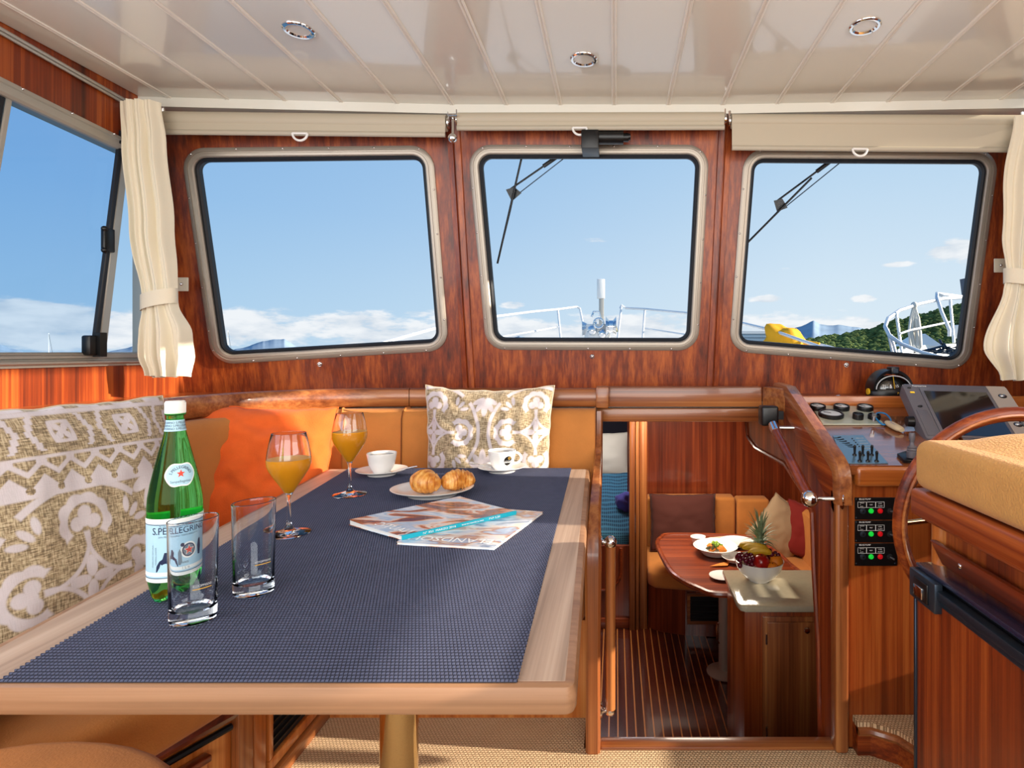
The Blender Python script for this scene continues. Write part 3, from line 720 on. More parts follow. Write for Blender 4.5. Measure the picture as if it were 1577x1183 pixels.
# top rail in three jointed lengths
def rail_sec(d=0): return [(-.03, .962), (-.03, .978), (-.022, .987), (.010, .987), (.018, .980), (.018, .922), (.012, .916), (-.03, .916)]
s_joint = PLEN - (-.07 - (632 - CX) * 2.2 / F)
for a, b in ((0, 1.70), (1.703, s_joint), (s_joint + .003, PLEN)):
    bm = BM(); sweep2(bm, resample(PATH, a, b, .05), rail_sec()); mk('top_rail', bm, 'trimX' if a > 1 else 'trimY', set_, wld=True, ang=50)
mk('rail_end', bbox_bm(-.075, -.026, 2.165, 2.235, .912, .995, .006), 'trimX', set_, wld=True)
# back cushions
def back_sec(t=.085, z0=.44, z1=.912):
    return [(0, z0), (t - .02, z0), (t, z0 + .03), (t + .006, (z0 + z1) / 2), (t, z1 - .035), (t - .012, z1 - .010), (t - .03, z1), (0, z1)]
for a, b in ((.1, .95), (.955, 1.62), (1.625, 2.30), (2.305, s_joint - .002), (s_joint + .002, PLEN - .005)):
    bm = BM(); sweep2(bm, resample(PATH, a, b, .04), back_sec()); bev(bm, .006, 2, 50); mk('back_cushion', bm, 'suede_tan', set_, wld=True, ang=60)
# seat base (wood) and seat cushions
base = [(-1.36, .1), (-1.08, .1), (-1.08, .88), (-.985, 1.15), (-.905, 1.32), (-.90, 1.42), (-.90, 1.75), (-.08, 1.75), (-.08, 2.2), (-.90, 2.2), (-1.2, 2.05), (-1.36, 1.7)]
bm = BM(); prism(bm, [V((x, y, 0)) for x, y in base], (0, 0, .30)); mk('seat_base', bm, 'honeyZ', set_, wld=True, smooth=False)
def pad(name, pts, z0, z1, m='suede_tan', par=set_, w=.03, seg=4, wld=True):
    bm = BM(); prism(bm, [V((x, y, z0)) for x, y in pts], (0, 0, z1 - z0)); bev(bm, w, seg, 40); return mk(name, bm, m, par, wld=wld, ang=70)
pad('seat_cushion', [(-1.34, .1), (-1.01, .1), (-1.00, .86), (-.92, 1.12), (-.86, 1.30), (-.85, 1.46), (-1.34, 1.46)], .305, .43)
pad('seat_cushion', [(-1.34, 1.465), (-.85, 1.465), (-.85, 1.70), (-.62, 1.70), (-.62, 2.18), (-.95, 2.18), (-1.2, 2.02), (-1.33, 1.75)], .305, .43)
pad('seat_cushion', [(-.615, 1.70), (-.09, 1.70), (-.09, 2.18), (-.615, 2.18)], .305, .43)
pe = [(-.845 + .20 * math.cos(a) - .04 * math.sin(a), .835 + .105 * math.sin(a)) for a in [k / 24 * 2 * math.pi for k in range(24)]]
pad('bolster_pad', pe, .425, .49, w=.022)
# dark seat edge trims on the diagonal face, drawer and vent
def edge_tube(pts, r, m, name, n=8, sq=1.0):
    bm = BM(); tube(bm, [V(p) for p in pts], r, n, sq=sq); return mk(name, bm, m, set_, wld=True)
edge_tube([(-1.075, .5, .285), (-1.075, .88, .285), (-.975, 1.15, .285), (-.895, 1.32, .285), (-.890, 1.75, .285)], .016, 'darkwY', 'base_trim')
edge_tube([(-1.072, .5, .255), (-1.072, .88, .255), (-.972, 1.15, .255), (-.892, 1.32, .255)], .008, 'black', 'base_groove')
def facebox(p, q, z0, z1, th, m, name, par=set_, w=.003):
    a, b = V(p), V(q); e = (b - a).normalized(); n = V((e.y, -e.x)); bm = BM()
    prism(bm, [V((a.x, a.y, z0)), V((b.x, b.y, z0)), V((b.x + n.x * th, b.y + n.y * th, z0)), V((a.x + n.x * th, a.y + n.y * th, z0))], (0, 0, z1 - z0)); bev(bm, w, 2); return mk(name, bm, m, par, wld=True)
dr = facebox((-1.03, 1.02), (-.925, 1.28), .05, .225, .012, 'honeyY', 'drawer')
facebox((-1.018, 1.03), (-.916, 1.272), .215, .230, .022, 'darkwY', 'drawer_lip', dr)
facebox((-.903, 1.335), (-.900, 1.385), 0, .275, .02, 'trimZ', 'corner_post'); facebox((-.900, 1.392), (-.900, 1.44), 0, .275, .016, 'honeyZ', 'corner_post')
vf = facebox((-.900, 1.455), (-.900, 1.74), .255, .275, .014, 'honeyY', 'vent_frame')
for p, q, z0, z1 in (((-.900, 1.455), (-.900, 1.74), .045, .075), ((-.900, 1.455), (-.900, 1.475), .075, .255), ((-.900, 1.72), (-.900, 1.74), .075, .255)): facebox(p, q, z0, z1, .014, 'honeyZ', 'frame_bar', vf)
facebox((-.901, 1.475), (-.901, 1.72), .075, .255, .003, 'black_matte', 'vent_backing', vf, w=0)
for k in range(8):
    z = .085 + k * .021; bm = BM(); prism(bm, [V((-.897, 1.476, z)), V((-.897, 1.72, z)), V((-.889, 1.72, z + .012)), V((-.889, 1.476, z + .012))], (0, 0, .003)); mk('slat', bm, 'black', vf, wld=True, smooth=False)
facebox((-.900, 1.44), (-.900, 1.75), .0, .04, .022, 'trimY', 'plinth')
# ================================================================ TABLE
ZT_ = .72
tp = [onz(-128, 1058, ZT_), onz(885, 1058, ZT_), onz(908, 722, ZT_), onz(505, 722, ZT_)]
tp[0] = tp[0] + (tp[0] - tp[3]) * .0
table = thing('dinette_table', 'weathered teak dinette table on a polished metal pedestal with a dark woven mat', 'table', (-.5, 1.25, 0))
c2 = [V((p.x, p.y)) for p in tp]; order = rquad(c2, .012, 0, 5)
bm = BM()
def tl(d, z): return [V((p.x, p.y, z)) for p in rquad(c2, .012, d, 5)]
bridge(bm, [tl(-.02, .684), tl(-.001, .686), tl(.002, .692), tl(.002, .706), tl(-.001, .7185), tl(-.006, .720), tl(-.012, .720)])
bm.faces.new([bm.verts.new(p) for p in tl(-.02, .684)][::-1])
mk('table_edge', bm, 'teakedgeX', table, wld=True)
cc = [V((p.x, p.y)) for p in rquad(c2, .001, -.012, 0)]
# tabletop: frame planks left, right, near and centre board
fl_, nl_, nr_, fr_ = V((0, 0)), 0, 0, 0
inn = rquad(c2, .001, -.0119, 0)
a0, a1, a2, a3 = inn  # near-left, near-right, far-right, far-left
def lerp2(a, b, t): return a.lerp(b, t)
def board(q, m, name='tabletop_board'):
    bm = BM(); prism(bm, [V((p.x, p.y, .69)) for p in q], (0, 0, .0302)); bev(bm, .0006, 1, 40); return mk(name, bm, m, table, wld=True)
wL, wR = .115, .145
nl, fl2 = lerp2(a0, a1, wL), lerp2(a3, a2, wL * .9); nr, fr2 = lerp2(a0, a1, 1 - wR * .8), lerp2(a3, a2, 1 - wR * .5)
nb = .045
g = .0006
Ls = lambda p, q, t: p.lerp(q, t)
board([a0, nl, fl2, a3], 'teakY'); board([nr, a1, a2, fr2], 'teakY')
board([nl + V((g, 0)), nr - V((g, 0)), Ls(nr, fr2, nb) - V((g, 0)), Ls(nl, fl2, nb) + V((g, 0))], 'teakX')
board([Ls(nl, fl2, nb) + V((g, g)), Ls(nr, fr2, nb) + V((-g, g)), fr2 - V((g, 0)), fl2 + V((g, 0))], 'teakX')
bm = BM(); lathe(bm, [(.0365, .012), (.0365, .66), (.0365, .684)], 40, c=(-.43, 1.13, 0)); mk('pedestal', bm, 'brassy', table, wld=True)
bm = BM(); lathe(bm, [(.13, 0), (.13, .006), (.05, .014), (.045, .03), (.0, .03)], 40, c=(-.43, 1.13, 0)); mk('pedestal_foot', bm, 'brassy', table, wld=True)
bm = BM(); box(bm, -.58, -.28, .98, 1.28, .668, .684); mk('mounting_plate', bm, 'brushed', table, wld=True)
# ---- placemat with ribs across
mq = [onz(-4, 1052, ZT_), onz(795, 1054, ZT_), onz(880, 721, ZT_), onz(541, 721, ZT_)]
bm = BM(); y0, y1 = .5 * (mq[0].y + mq[1].y), mq[2].y; rows = int((y1 - y0) / .015) * 2 * 6; y1 = y0 + rows / 6 * .0075; prev = None
prof = [0, .6, .95, 1.0, .8, .4]
for r in range(rows + 1):
    t = r / rows; lx = mq[0].lerp(mq[3], t).x; rx = mq[1].lerp(mq[2], t).x; y = y0 + (y1 - y0) * t
    jit = .0011 if (r % 6) in (2, 3) else -.0006
    z = .7213 + .0020 * prof[r % 6]
    cur = [bm.verts.new((lx - jit, y, .7203))] + [bm.verts.new((lx - jit + (rx - lx + 2 * jit) * k / 12, y, z)) for k in range(13)] + [bm.verts.new((rx + jit, y, .7203))]
    if prev:
        for k in range(len(cur) - 1): bm.faces.new((prev[k], prev[k + 1], cur[k + 1], cur[k]))
    prev = cur
mat_ = mk('placemat', bm, 'woven', wld=True, weld=False); tag(mat_, 'dark blue-grey ribbed woven mat covering the middle of the teak table', 'placemat')
ZM = .7236
# ================================================================ glassware on the table
def onm(px, py): return onz(px, py, ZM)
def tumbler(name, px, py, label, rz, hgt=.152):
    p = onm(px, py); t = thing(name, label, 'glass', (p.x, p.y, ZM), rz, 'clear tumblers on the dining table'); t.scale = (.85, .85, 1)
    bm = BM(); r0, r1 = .0345, .0375
    lathe(bm, [(0, .0005), (r0 - .004, 0), (r0 - .001, .0015), (r0, .005), (r1 - .0005, hgt - .006), (r1, hgt - .001), (r1 - .001, hgt), (r1 - .002, hgt - .001), (r0 - .0016, .026), (r0 - .006, .019), (r0 * .5, .0165), (0, .0160)], 56, sx=1.02, sy=.90)
    for v in bm.verts:
        if v.co.z > .1: v.co.z += v.co.x * .05
    mk('glass_body', bm, 'clear_glass', t)
    def bend(co):
        a = -.93 + .33 - rz + co.x / .036; return V((math.cos(a) * .0366 * 1.02, math.sin(a) * .0366 * .90, .058 + co.y))
    text_mesh('printed_mark', 'KIYOPMANS', .0052, None, 'print_grey', t, wld=False, depth=0, bend=bend)
    bm = BM(); L1 = [V((x, 0, 0)) for x in [(-.0145 + k * .029 / 10) for k in range(11)]]
    bridge(bm, [[bend(V((q.x, -.0048, 0))) for q in L1], [bend(V((q.x, -.0038, 0))) for q in L1]], ring=False); mk('printed_line', bm, 'gold_print', t, smooth=False)
    return t
tumbler('tumbler', 297.5, 955, 'clear plastic tumbler standing in front of the green bottle', .25)
tumbler('tumbler', 391, 913, 'clear plastic tumbler between the green bottle and the nearer juice glass', .20)
def wine(px, py, sc, jz, label):
    p = onm(px, py); t = thing('wine_glass', label, 'glass', (p.x, p.y, ZM), 0, 'stemmed glasses of orange juice'); t.scale = (.91, .91, 1)
    S = sc; out = [(.047, .0005), (.0475, .002), (.044, .0035), (.028, .0065), (.012, .011), (.0062, .018), (.0046, .032), (.0041, .060), (.0046, .080), (.0085, .089), (.0205, .107), (.034, .126), (.0440, .142), (.0480, .153), (.0488, .163), (.0470, .180), (.0430, .200), (.0375, .222)]
    inn_ = [(.0365, .2222), (.0360, .2205), (.0418, .1990), (.0458, .1795), (.0476, .163), (.0468, .1535), (.0428, .1430), (.0325, .127), (.0190, .1085), (.0070, .0930), (0, .0900)]
    bm = BM(); lathe(bm, [(0, .0)] + [(r * S, z * S) for r, z in out + inn_], 56); mk('glass_body', bm, 'clear_glass', t)
    pr = [(0, .0895)] + [(r + .0004, z - .0003) for r, z in reversed(inn_[:-1]) if z < jz]; last = pr[-1][0]
    bm = BM(); lathe(bm, [(r * S, z * S) for r, z in pr] + [(last * S, jz * S), (0, jz * S)], 48); mk('orange_juice', bm, 'juice', t)
    return t
wine(445, 822, 1.0, .166, 'stemmed wine glass of orange juice standing nearest the clear tumblers')
wine(538.5, 762, 1.035, .172, 'stemmed wine glass of orange juice standing beside the plain white coffee cup')
# ---- green mineral water bottle
p = onm(270, 918); bt = thing('water_bottle', 'green plastic bottle of mineral water with pale blue label and white cap', 'bottle', (p.x, p.y, ZM)); bt.scale = (.85, .85, 1)
BR = .0435
prof = [(0, .006), (.012, .005), (.022, .002), (.030, .0), (.036, .003), (.0405, .012), (.0425, .03), (BR, .045), (BR, .135), (BR, .150), (.0425, .165), (.0385, .187), (.0325, .212), (.0262, .236), (.0200, .258), (.0155, .276), (.0138, .288), (.0135, .296), (.0165, .2975), (.0165, .2995), (.0130, .301), (.0130, .303), (0, .303)]
bm = BM(); lathe(bm, prof, 60)
for v in bm.verts:
    r = math.hypot(v.co.x, v.co.y)
    if v.co.z < .035 and r > .01:
        a = math.atan2(v.co.y, v.co.x); k = (1 - v.co.z / .035); f = 1 - .13 * k * (math.cos(5 * a) * .5 + .5); v.co.x *= f; v.co.y *= f
        v.co.z += .006 * k * (1 - math.cos(5 * a + math.pi)) * .5 * (r / .04)
mk('bottle_body', bm, 'green_pet', bt, ang=60)
bm = BM(); lathe(bm, [(0, .298), (.0160, .2985), (.0163, .300), (.0163, .317), (.0150, .3195), (0, .320)], 48)
for v in bm.verts:
    pass
cap = mk('cap', bm, 'white_plastic', bt)
bm = BM()
for k in range(40):
    a = k / 40 * 2 * math.pi; tube(bm, [(math.cos(a) * .0163, math.sin(a) * .0163, .3005), (math.cos(a) * .0163, math.sin(a) * .0163, .3165)], .0006, 4)
mk('cap_ridges', bm, 'white_plastic', cap, kind='stuff')
def rad_at(z):
    for (r0, z0), (r1, z1) in zip(prof[6:], prof[7:]):
        if z0 <= z <= z1: return r0 + (r1 - r0) * (z - z0) / (z1 - z0 + 1e-9)
    return BR
A0 = -.912
def wrap(x, z, d=.0006):
    r = max(rad_at(z), .012) + d; a = A0 + x / max(rad_at(z), .012); return V((r * math.cos(a), r * math.sin(a), z))
def band_(name, z0, z1, m, x0=-3.05, x1=3.05, d=.0006, n=72, par=bt, full=True, R_=None):
    bm = BM(); nn = 10
    rows = []
    for j in range(nn + 1):
        z = z0 + (z1 - z0) * j / nn; r = (R_ or max(rad_at(z), .012)) + d
        rows.append([V((r * math.cos(A0 + x0 + (x1 - x0) * k / n), r * math.sin(A0 + x0 + (x1 - x0) * k / n), z)) for k in range(n + 1)])
    bridge(bm, rows, ring=False); return mk(name, bm, m, par)
lab = band_('body_label', .040, .133, 'label_blue'); band_('label_border', .036, .042, 'label_cream', d=.0009, par=lab); band_('label_border', .128, .136, 'label_cream', d=.0009, par=lab)
band_('label_line', .0425, .0435, 'label_navy', d=.0010, par=lab); band_('label_line', .1265, .1275, 'label_navy', d=.0010, par=lab)
band_('label_band', .046, .052, 'label_cream', d=.0008, par=lab)
band_('neck_label', .271, .289, 'label_blue', x0=-3.13, x1=3.13, d=.0007)
def btxt(s, size, xc, zc, m, name='lettering', par=None, d=.0013, rot=0, arc=0, xs=1.0):
    def b(co):
        x, y = co.x, co.y
        if arc:
            a = x / arc; x, y = math.sin(a) * (arc + y), math.cos(a) * (arc + y) - arc
        x, y = x * math.cos(rot) - y * math.sin(rot), x * math.sin(rot) + y * math.cos(rot)
        return wrap(xc + x, zc + y, d)
    return text_mesh(name, s, size, None, m, par or lab, wld=False, depth=0, bend=b, xs=xs)
btxt('S.PELLEGRINO', .0155, .010, .1165, 'label_navy', xs=.95)
btxt('ACQUA MINERALE NATURALE', .0042, .004, .1245, 'label_grey')
btxt('SAN PELLEGRINO TERME BERGAMO', .0040, .006, .1075, 'label_grey')
btxt('1 L e', .0070, .014, .0495, 'label_grey'); btxt('SINCE', .0042, .014, .0590, 'label_navy')
btxt('SPARKLING NATURAL', .0036, -.036, .078, 'label_grey', rot=R(90)); btxt('MINERAL WATER', .0036, -.030, .078, 'label_grey', rot=R(90))
for k, s in enumerate(('S.PELLEGRINO S.PELLEGRINO', 'PELLEGRINO S.PELLEGRINO S.', 'S.PELLEGRINO S.PELLEGRINO')):
    btxt(s, .0048, 0, .275 + k * .0048, 'label_navy', par=bpy.data.objects['neck_label'])
def bpoly(pts, m, name, par, d=.0011, sub=1):
    bm = BM(); c = bm.verts.new(wrap(sum(p[0] for p in pts) / len(pts), sum(p[1] for p in pts) / len(pts), d)); vs = [bm.verts.new(wrap(x, z, d)) for x, z in pts]
    for i in range(len(vs)): bm.faces.new((c, vs[i], vs[(i + 1) % len(vs)]))
    return mk(name, bm, m, par, smooth=False)
circ = lambda cx, cz, r, n=24, sx=1: [(cx + r * sx * math.cos(2 * math.pi * k / n), cz + r * math.sin(2 * math.pi * k / n)) for k in range(n)]
star = lambda cx, cz, r: [(cx + (r if k % 2 == 0 else r * .42) * math.sin(2 * math.pi * k / 10), cz + (r if k % 2 == 0 else r * .42) * math.cos(2 * math.pi * k / 10)) for k in range(10)]
bpoly(circ(.020, .080, .0145), 'label_cream', 'roundel', lab, .0010); bpoly(circ(.020, .080, .0118), 'label_navy', 'roundel', lab, .0013); bpoly(circ(.020, .080, .0098), 'label_grey', 'roundel', lab, .0015)
bpoly(star(.020, .080, .0098), 'label_cream', 'star', lab, .0018); bpoly(star(.020, .080, .0080), 'label_red', 'star', lab, .0021)
bpoly([(-.030, .053), (-.029, .062), (-.024, .070), (-.019, .073), (-.016, .083), (-.011, .083), (-.008, .078), (-.009, .071), (-.002, .066), (.001, .053)], 'label_navy', 'figure_print', lab, .0012)
bpoly([(.001, .056), (.001, .078), (.004, .084), (.007, .078), (.008, .060), (.005, .055)], 'label_grey', 'figure_print', lab, .0012)
bpoly(circ(.009, .0905, .0035, 12), 'label_navy', 'figure_print', lab, .0012); bpoly([(.039, .066), (.037, .082), (.040, .094), (.044, .096), (.046, .080), (.044, .066)], 'label_navy', 'figure_print', lab, .0012)
# front neck shield with star
sh = [(math.cos(a) * (.0225 + .002 * math.cos(2 * a)), .2025 + math.sin(a) * .0195 * (1 - .12 * math.cos(4 * a))) for a in [k / 40 * 2 * math.pi for k in range(40)]]
def shieldpoly(f, m, d, name, par):
    bm = BM(); rings = []
    for t in (0.02, .25, .5, .75, 1): rings.append([wrap(.008 + x * f * t, .2025 + (z - .2025) * f * t, d) for x, z in sh])
    bridge(bm, rings); return mk(name, bm, m, par)
s1 = shieldpoly(1.0, 'label_cream', .0010, 'shoulder_label', bt); shieldpoly(.90, 'label_blue', .0014, 'label_field', s1)
bpoly(star(.008, .2045, .0065), 'label_red', 'star', s1, .0020)
btxt('S.PELLEGRINO', .0062, .008, .2145, 'label_navy', par=s1, arc=.016, d=.0020); btxt('Sanpellegrino', .0058, .008, .1925, 'label_grey', par=s1, d=.0020)
# ================================================================ cups, plate, croissants
def cup_set(px, py, handle, label_c, label_s, logo=False, spoon=None):
    p = onm(px, py)
    s = thing('saucer', label_s, 'saucer', (p.x, p.y, ZM), 0, 'white saucers on the dining table')
    bm = BM(); lathe(bm, [(0, .003), (.030, .002), (.034, 0), (.044, .0), (.046, .004), (.060, .010), (.076, .0155), (.0800, .0175), (.0805, .0190), (.078, .0190), (.060, .0135), (.044, .0085), (.030, .0075), (.0, .0072)], 56); mk('saucer_dish', bm, 'china', s)
    c = thing('coffee_cup', label_c, 'cup', (p.x, p.y, ZM + .0078), 0, 'white coffee cups on the dining table')
    Hc = .064
    bm = BM(); lathe(bm, [(0, .003), (.022, .003), (.0235, 0), (.0265, .0), (.0275, .004), (.034, .012), (.0405, .028), (.0445, .048), (.0468, Hc - .002), (.0462, Hc), (.0445, Hc - .001), (.0422, .048), (.038, .028), (.031, .012), (.020, .006), (0, .006)], 56); mk('cup_body', bm, 'china', c)
    bm = BM(); lathe(bm, [(0, .0560), (.0430, .0560), (.0432, .0565), (0, .0566)], 40); mk('coffee', bm, 'coffee', c)
    pts = [V((.040 + .024 * math.sin(a) * 1.0, 0, .036 + .019 * math.cos(a))) for a in [k / 12 * math.pi for k in range(13)]]
    pts[0].x = .042; pts[-1].x = .036
    pts = [Matrix.Rotation(handle, 3, 'Z') @ q for q in pts]
    bm = BM(); tube(bm, pts, .0042, 10); mk('handle', bm, 'china', c)
    if logo:
        def w2(x, z, d):
            r = .0275 + .0190 * ((z - .004) / .058) ** .55 + d; a = -math.pi / 2 + .70 + x / .042; return V((r * math.cos(a), r * math.sin(a), z))
        bm = BM(); rings = [[w2(.0145 * t * math.cos(a), .0335 + .0160 * t * math.sin(a), .0012) for a in [k / 32 * 2 * math.pi for k in range(32)]] for t in (.02, .35, .7, 1)]
        bridge(bm, rings); lg = mk('logo', bm, 'black', c)
        text_mesh('logo_text', 'BONCAFE', .0058, None, 'print_grey', lg, wld=False, depth=0, bend=lambda co: w2(co.x, .0325 + co.y, .0022))
        bm = BM(); tube(bm, [w2(.003 + .004 * math.cos(a), .0425 + .0035 * math.sin(a), .0022) for a in [k / 10 * 2 * math.pi for k in range(10)]], .0008, 5, closed=True); mk('logo_bean', bm, 'gold_print', lg)
    if spoon is not None:
        a = spoon[0]; sp = thing('teaspoon', spoon[1], 'spoon', (p.x, p.y, ZM), 0)
        q = Matrix.Rotation(a, 3, 'Z')
        # lies in the saucer: bowl inside the well, handle over the rim
        pts = [q @ V((.034 + t * .075, -.036, .0120 + .014 * t + .002 * math.sin(t * 3))) for t in [k / 8 for k in range(9)]]
        bm = BM(); tube(bm, pts, [.0014, .0012, .0013, .0014, .0016, .0019, .0022, .0024, .0018], 8); mk('spoon_handle', bm, 'chrome', sp)
        bm = BM(); ball(bm, q @ V((.022, -.036, .0125)), .013, (1, .62, .16), 16); mk('spoon_bowl', bm, 'chrome', sp)
    return c
cup_set(588, 731, R(75), 'plain white coffee cup full of black coffee beside the farther juice glass', 'white saucer under the plain coffee cup beside the farther juice glass', spoon=(R(20), 'small steel teaspoon on the saucer of the plain white cup'))
cup_set(773, 726, R(14), 'white coffee cup with a round black logo on its side', 'white saucer under the coffee cup with the black logo', logo=True, spoon=(R(195), 'small steel teaspoon on the saucer of the cup with the black logo'))
p = onm(666, 762); pl_ = thing('dinner_plate', 'white oval plate holding two croissants behind the magazines', 'plate', (p.x, p.y, ZM))
bm = BM(); lathe(bm, [(0, .004), (.058, .003), (.062, 0), (.068, 0), (.072, .006), (.098, .0145), (.1125, .0195), (.1140, .0215), (.112, .0220), (.095, .0170), (.078, .0095), (.068, .0080), (0, .0078)], 72, sy=.88); mk('plate_dish', bm, 'china', pl_)
def croissant(px, py, rz, label, L=.105, r=.030, tilt=0):
    p = onz(px, py, ZM + .01); t = thing('croissant', label, 'croissant', (p.x, p.y, ZM + .0085), rz, 'croissants on the white plate')
    bm = BM(); n, m = 72, 28; rings = []
    for i in range(n + 1):
        s = i / n * 2 - 1; an = s * .95
        c = V((math.sin(an) * L * .62, -(1 - math.cos(an)) * L * .75, 0))
        d = V((math.cos(an), -math.sin(an), 0)); nn = V((d.y, -d.x, 0))
        env = (1 - abs(s) ** 2.4) ** .6 * .93 + .07
        ph = abs(s) * 4.2; st = (ph - math.floor(ph)); step = 1 - .17 * st
        rr = r * env * step; rings.append([c + V((0, 0, r * .86)) + nn * (math.cos(2 * math.pi * k / m) * rr * 1.05) + V((0, 0, 1)) * (math.sin(2 * math.pi * k / m) * rr * .92 - .10 * r * abs(s)) for k in range(m)])
    vs = bridge(bm, rings); bm.faces.new(vs[0]); bm.faces.new(vs[-1][::-1])
    for v in bm.verts: v.co += v.normal * 0; v.co += noise.noise_vector(v.co * 60) * .0018
    for v in bm.verts: v.co.z = max(v.co.z, .0005)
    mk('croissant_body', bm, 'crust', t, ang=80)
croissant(655, 758, R(150), 'golden croissant on the plate, the one beside the plain coffee cup', .075, .037)
croissant(705, 753, R(28), 'golden croissant on the plate, the one with its tip toward the magazines', .080, .033)
# ================================================================ magazines
def magazine(name, q, z0, th, mcov, label, spine=None, spine_m=None, curl=0.0):
    c = sum(q, V((0, 0, 0))) / 4; t = thing(name, label, 'magazine', (c.x, c.y, z0))
    n = 14
    def surf(z, cov, m, nm, ins=0.0):
        bm = BM(); rows = []
        for j in range(n + 1):
            v = ins + (1 - 2 * ins) * j / n; row = []
            for i in range(n + 1):
                u = ins + (1 - 2 * ins) * i / n; p = (q[0] * (1 - u) + q[1] * u) * (1 - v) + (q[3] * (1 - u) + q[2] * u) * v
                row.append(V((p.x - c.x, p.y - c.y, z + curl * (v ** 3) * (z / th) - 0)))
            rows.append(row)
        return rows
    def slab(za, zb, m, nm, ins):
        bm = BM(); lo, hi = surf(za, 0, m, nm, ins), surf(zb, 0, m, nm, ins)
        A_ = [[bm.verts.new(p) for p in r] for r in lo]; B2_ = [[bm.verts.new(p) for p in r] for r in hi]
        for j in range(n):
            for i in range(n):
                bm.faces.new((A_[j][i], A_[j + 1][i], A_[j + 1][i + 1], A_[j][i + 1])); bm.faces.new((B2_[j][i], B2_[j][i + 1], B2_[j + 1][i + 1], B2_[j + 1][i]))
        for i in range(n):
            bm.faces.new((A_[0][i], A_[0][i + 1], B2_[0][i + 1], B2_[0][i])); bm.faces.new((A_[n][i], B2_[n][i], B2_[n][i + 1], A_[n][i + 1]))
            bm.faces.new((A_[i][0], B2_[i][0], B2_[i + 1][0], A_[i + 1][0])); bm.faces.new((A_[i][n], A_[i + 1][n], B2_[i + 1][n], B2_[i][n]))
        return mk(nm, bm, m, t)
    slab(.0006, th - .0006, 'paper', 'pages', .006); slab(0, .0006, mcov, 'back_cover', 0); slab(th - .0005, th, mcov, 'front_cover', 0)
    if spine:
        a, b = q[0] - c, q[1] - c; a.z = b.z = 0; e = (b - a).normalized(); nn = V((e.y, -e.x, 0))
        if nn.y > 0: nn = -nn
        bm = BM(); prism(bm, [a, b, b + nn * .0012, a + nn * .0012], (0, 0, th + .0006)); s = mk('spine', bm, spine_m, t, smooth=False)
        bm = BM(); prism(bm, [a + V((0, 0, th + .0002)), b + V((0, 0, th + .0002)), b - nn * .004 + V((0, 0, th + .0002)), a - nn * .004 + V((0, 0, th + .0002))], (0, 0, .0005)); mk('spine_edge', bm, spine_m, t, smooth=False)
        M = basis(a.lerp(b, .5) + nn * .0018 + V((0, 0, th * .55)), e, V((0, 0, 1)))
        text_mesh('spine_text', spine, th * .72, M, 'print_white', t, wld=False, depth=.0001, xs=1.35)
    return t, c
mB = [onm(610.5, 839), onm(760.5, 847.5), onm(836.5, 791.5), onm(690, 781)]
tB, cB = magazine('magazine', mB, ZM, .0055, 'cover_b', 'pale magazine lying beneath the one with the turquoise spine')
M = basis(mB[0].lerp(mB[1], .50) - cB + V((0, 0, .0060 - ZM)) + V((0, .038, 0)) + V((0, 0, cB.z)), mB[0] - mB[1], V((0, -1, 0)))
M = basis(V(((mB[0].lerp(mB[1], .48) - cB).x + .01, (mB[0].lerp(mB[1], .48) - cB).y + .030, .0058)), (mB[1] - mB[0]), V((0, 1, 0)))
M = basis(V(((mB[0].lerp(mB[1], .48) - cB).x + .012, (mB[0].lerp(mB[1], .48) - cB).y + .032, .0058)), -(mB[1] - mB[0]), V((0, -1, 0)))
text_mesh('cover_title', 'LEXUS NORTH', .030, M, 'print_white', tB, wld=False, depth=.0001) if False else text_mesh('cover_title', 'CELANDSOUL', .036, M, 'print_white', tB, wld=False, depth=.0001)
zA = ZM + .0058
mA = [onz(618.5, 829, zA + .004), onz(795, 790, zA + .004), onz(708, 769, zA + .004), onz(537.5, 806, zA + .004)]
tA, cA = magazine('magazine', mA, zA, .0085, 'cover_a', 'magazine with a turquoise spine and painted rocky coast cover, lying uppermost', spine='Nº 353  MARZO 2016      www.nautica.net      PVP 5,50', spine_m='teal', curl=.004)
M = basis(V(((mA[3].lerp(mA[0], .55) - cA).x + .035, (mA[3].lerp(mA[0], .55) - cA).y + .004, .0105)), mA[3] - mA[0], V((1, .6, 0)))
text_mesh('cover_title', 'NAUTIC', .032, M, 'print_white', tA, wld=False, depth=.0001)
# ================================================================ PILLOWS
def pillow_bm(w, h, t, n=40, pinch=.07, seed=0, wr=.006, m=None):
    """stands in local XZ, faces -Y, bottom at z=0"""
    m = m or n; off = V((seed * 13.1, seed * 7.7, 0)); front, back = [], []
    bm = BM()
    def pt(u, v, s):
        x = w / 2 * u * (1 - pinch * (1 - v * v) * abs(u) ** 2); z = h / 2 * v * (1 - pinch * (1 - u * u) * abs(v) ** 2)
        e = max(0, (1 - abs(u) ** 2.6)) ** .55 * max(0, (1 - abs(v) ** 2.6)) ** .55
        q = V((u * 2.2, v * 2.2, s * 3)) + off
        y = -s * t / 2 * e * (1 + .18 * noise.noise(q)) + s * wr * noise.noise(q * 2.3) * e
        edge = max(abs(u), abs(v)); dx = .006 * noise.noise(V((u * 5, v * 5, 4)) + off) * edge
        return V((x + dx, y, z + h / 2 + dx))
    for s in (1, -1):
        g = [[None] * (m + 1) for _ in range(n + 1)]
        for j in range(n + 1):
            for i in range(m + 1):
                g[j][i] = bm.verts.new(pt(i / m * 2 - 1, j / n * 2 - 1, s))
        for j in range(n):
            for i in range(m):
                f = (g[j][i], g[j][i + 1], g[j + 1][i + 1], g[j + 1][i]); bm.faces.new(f if s == 1 else f[::-1])
    return bm
def S(x, e): return np.clip(x / e, 0, 1)
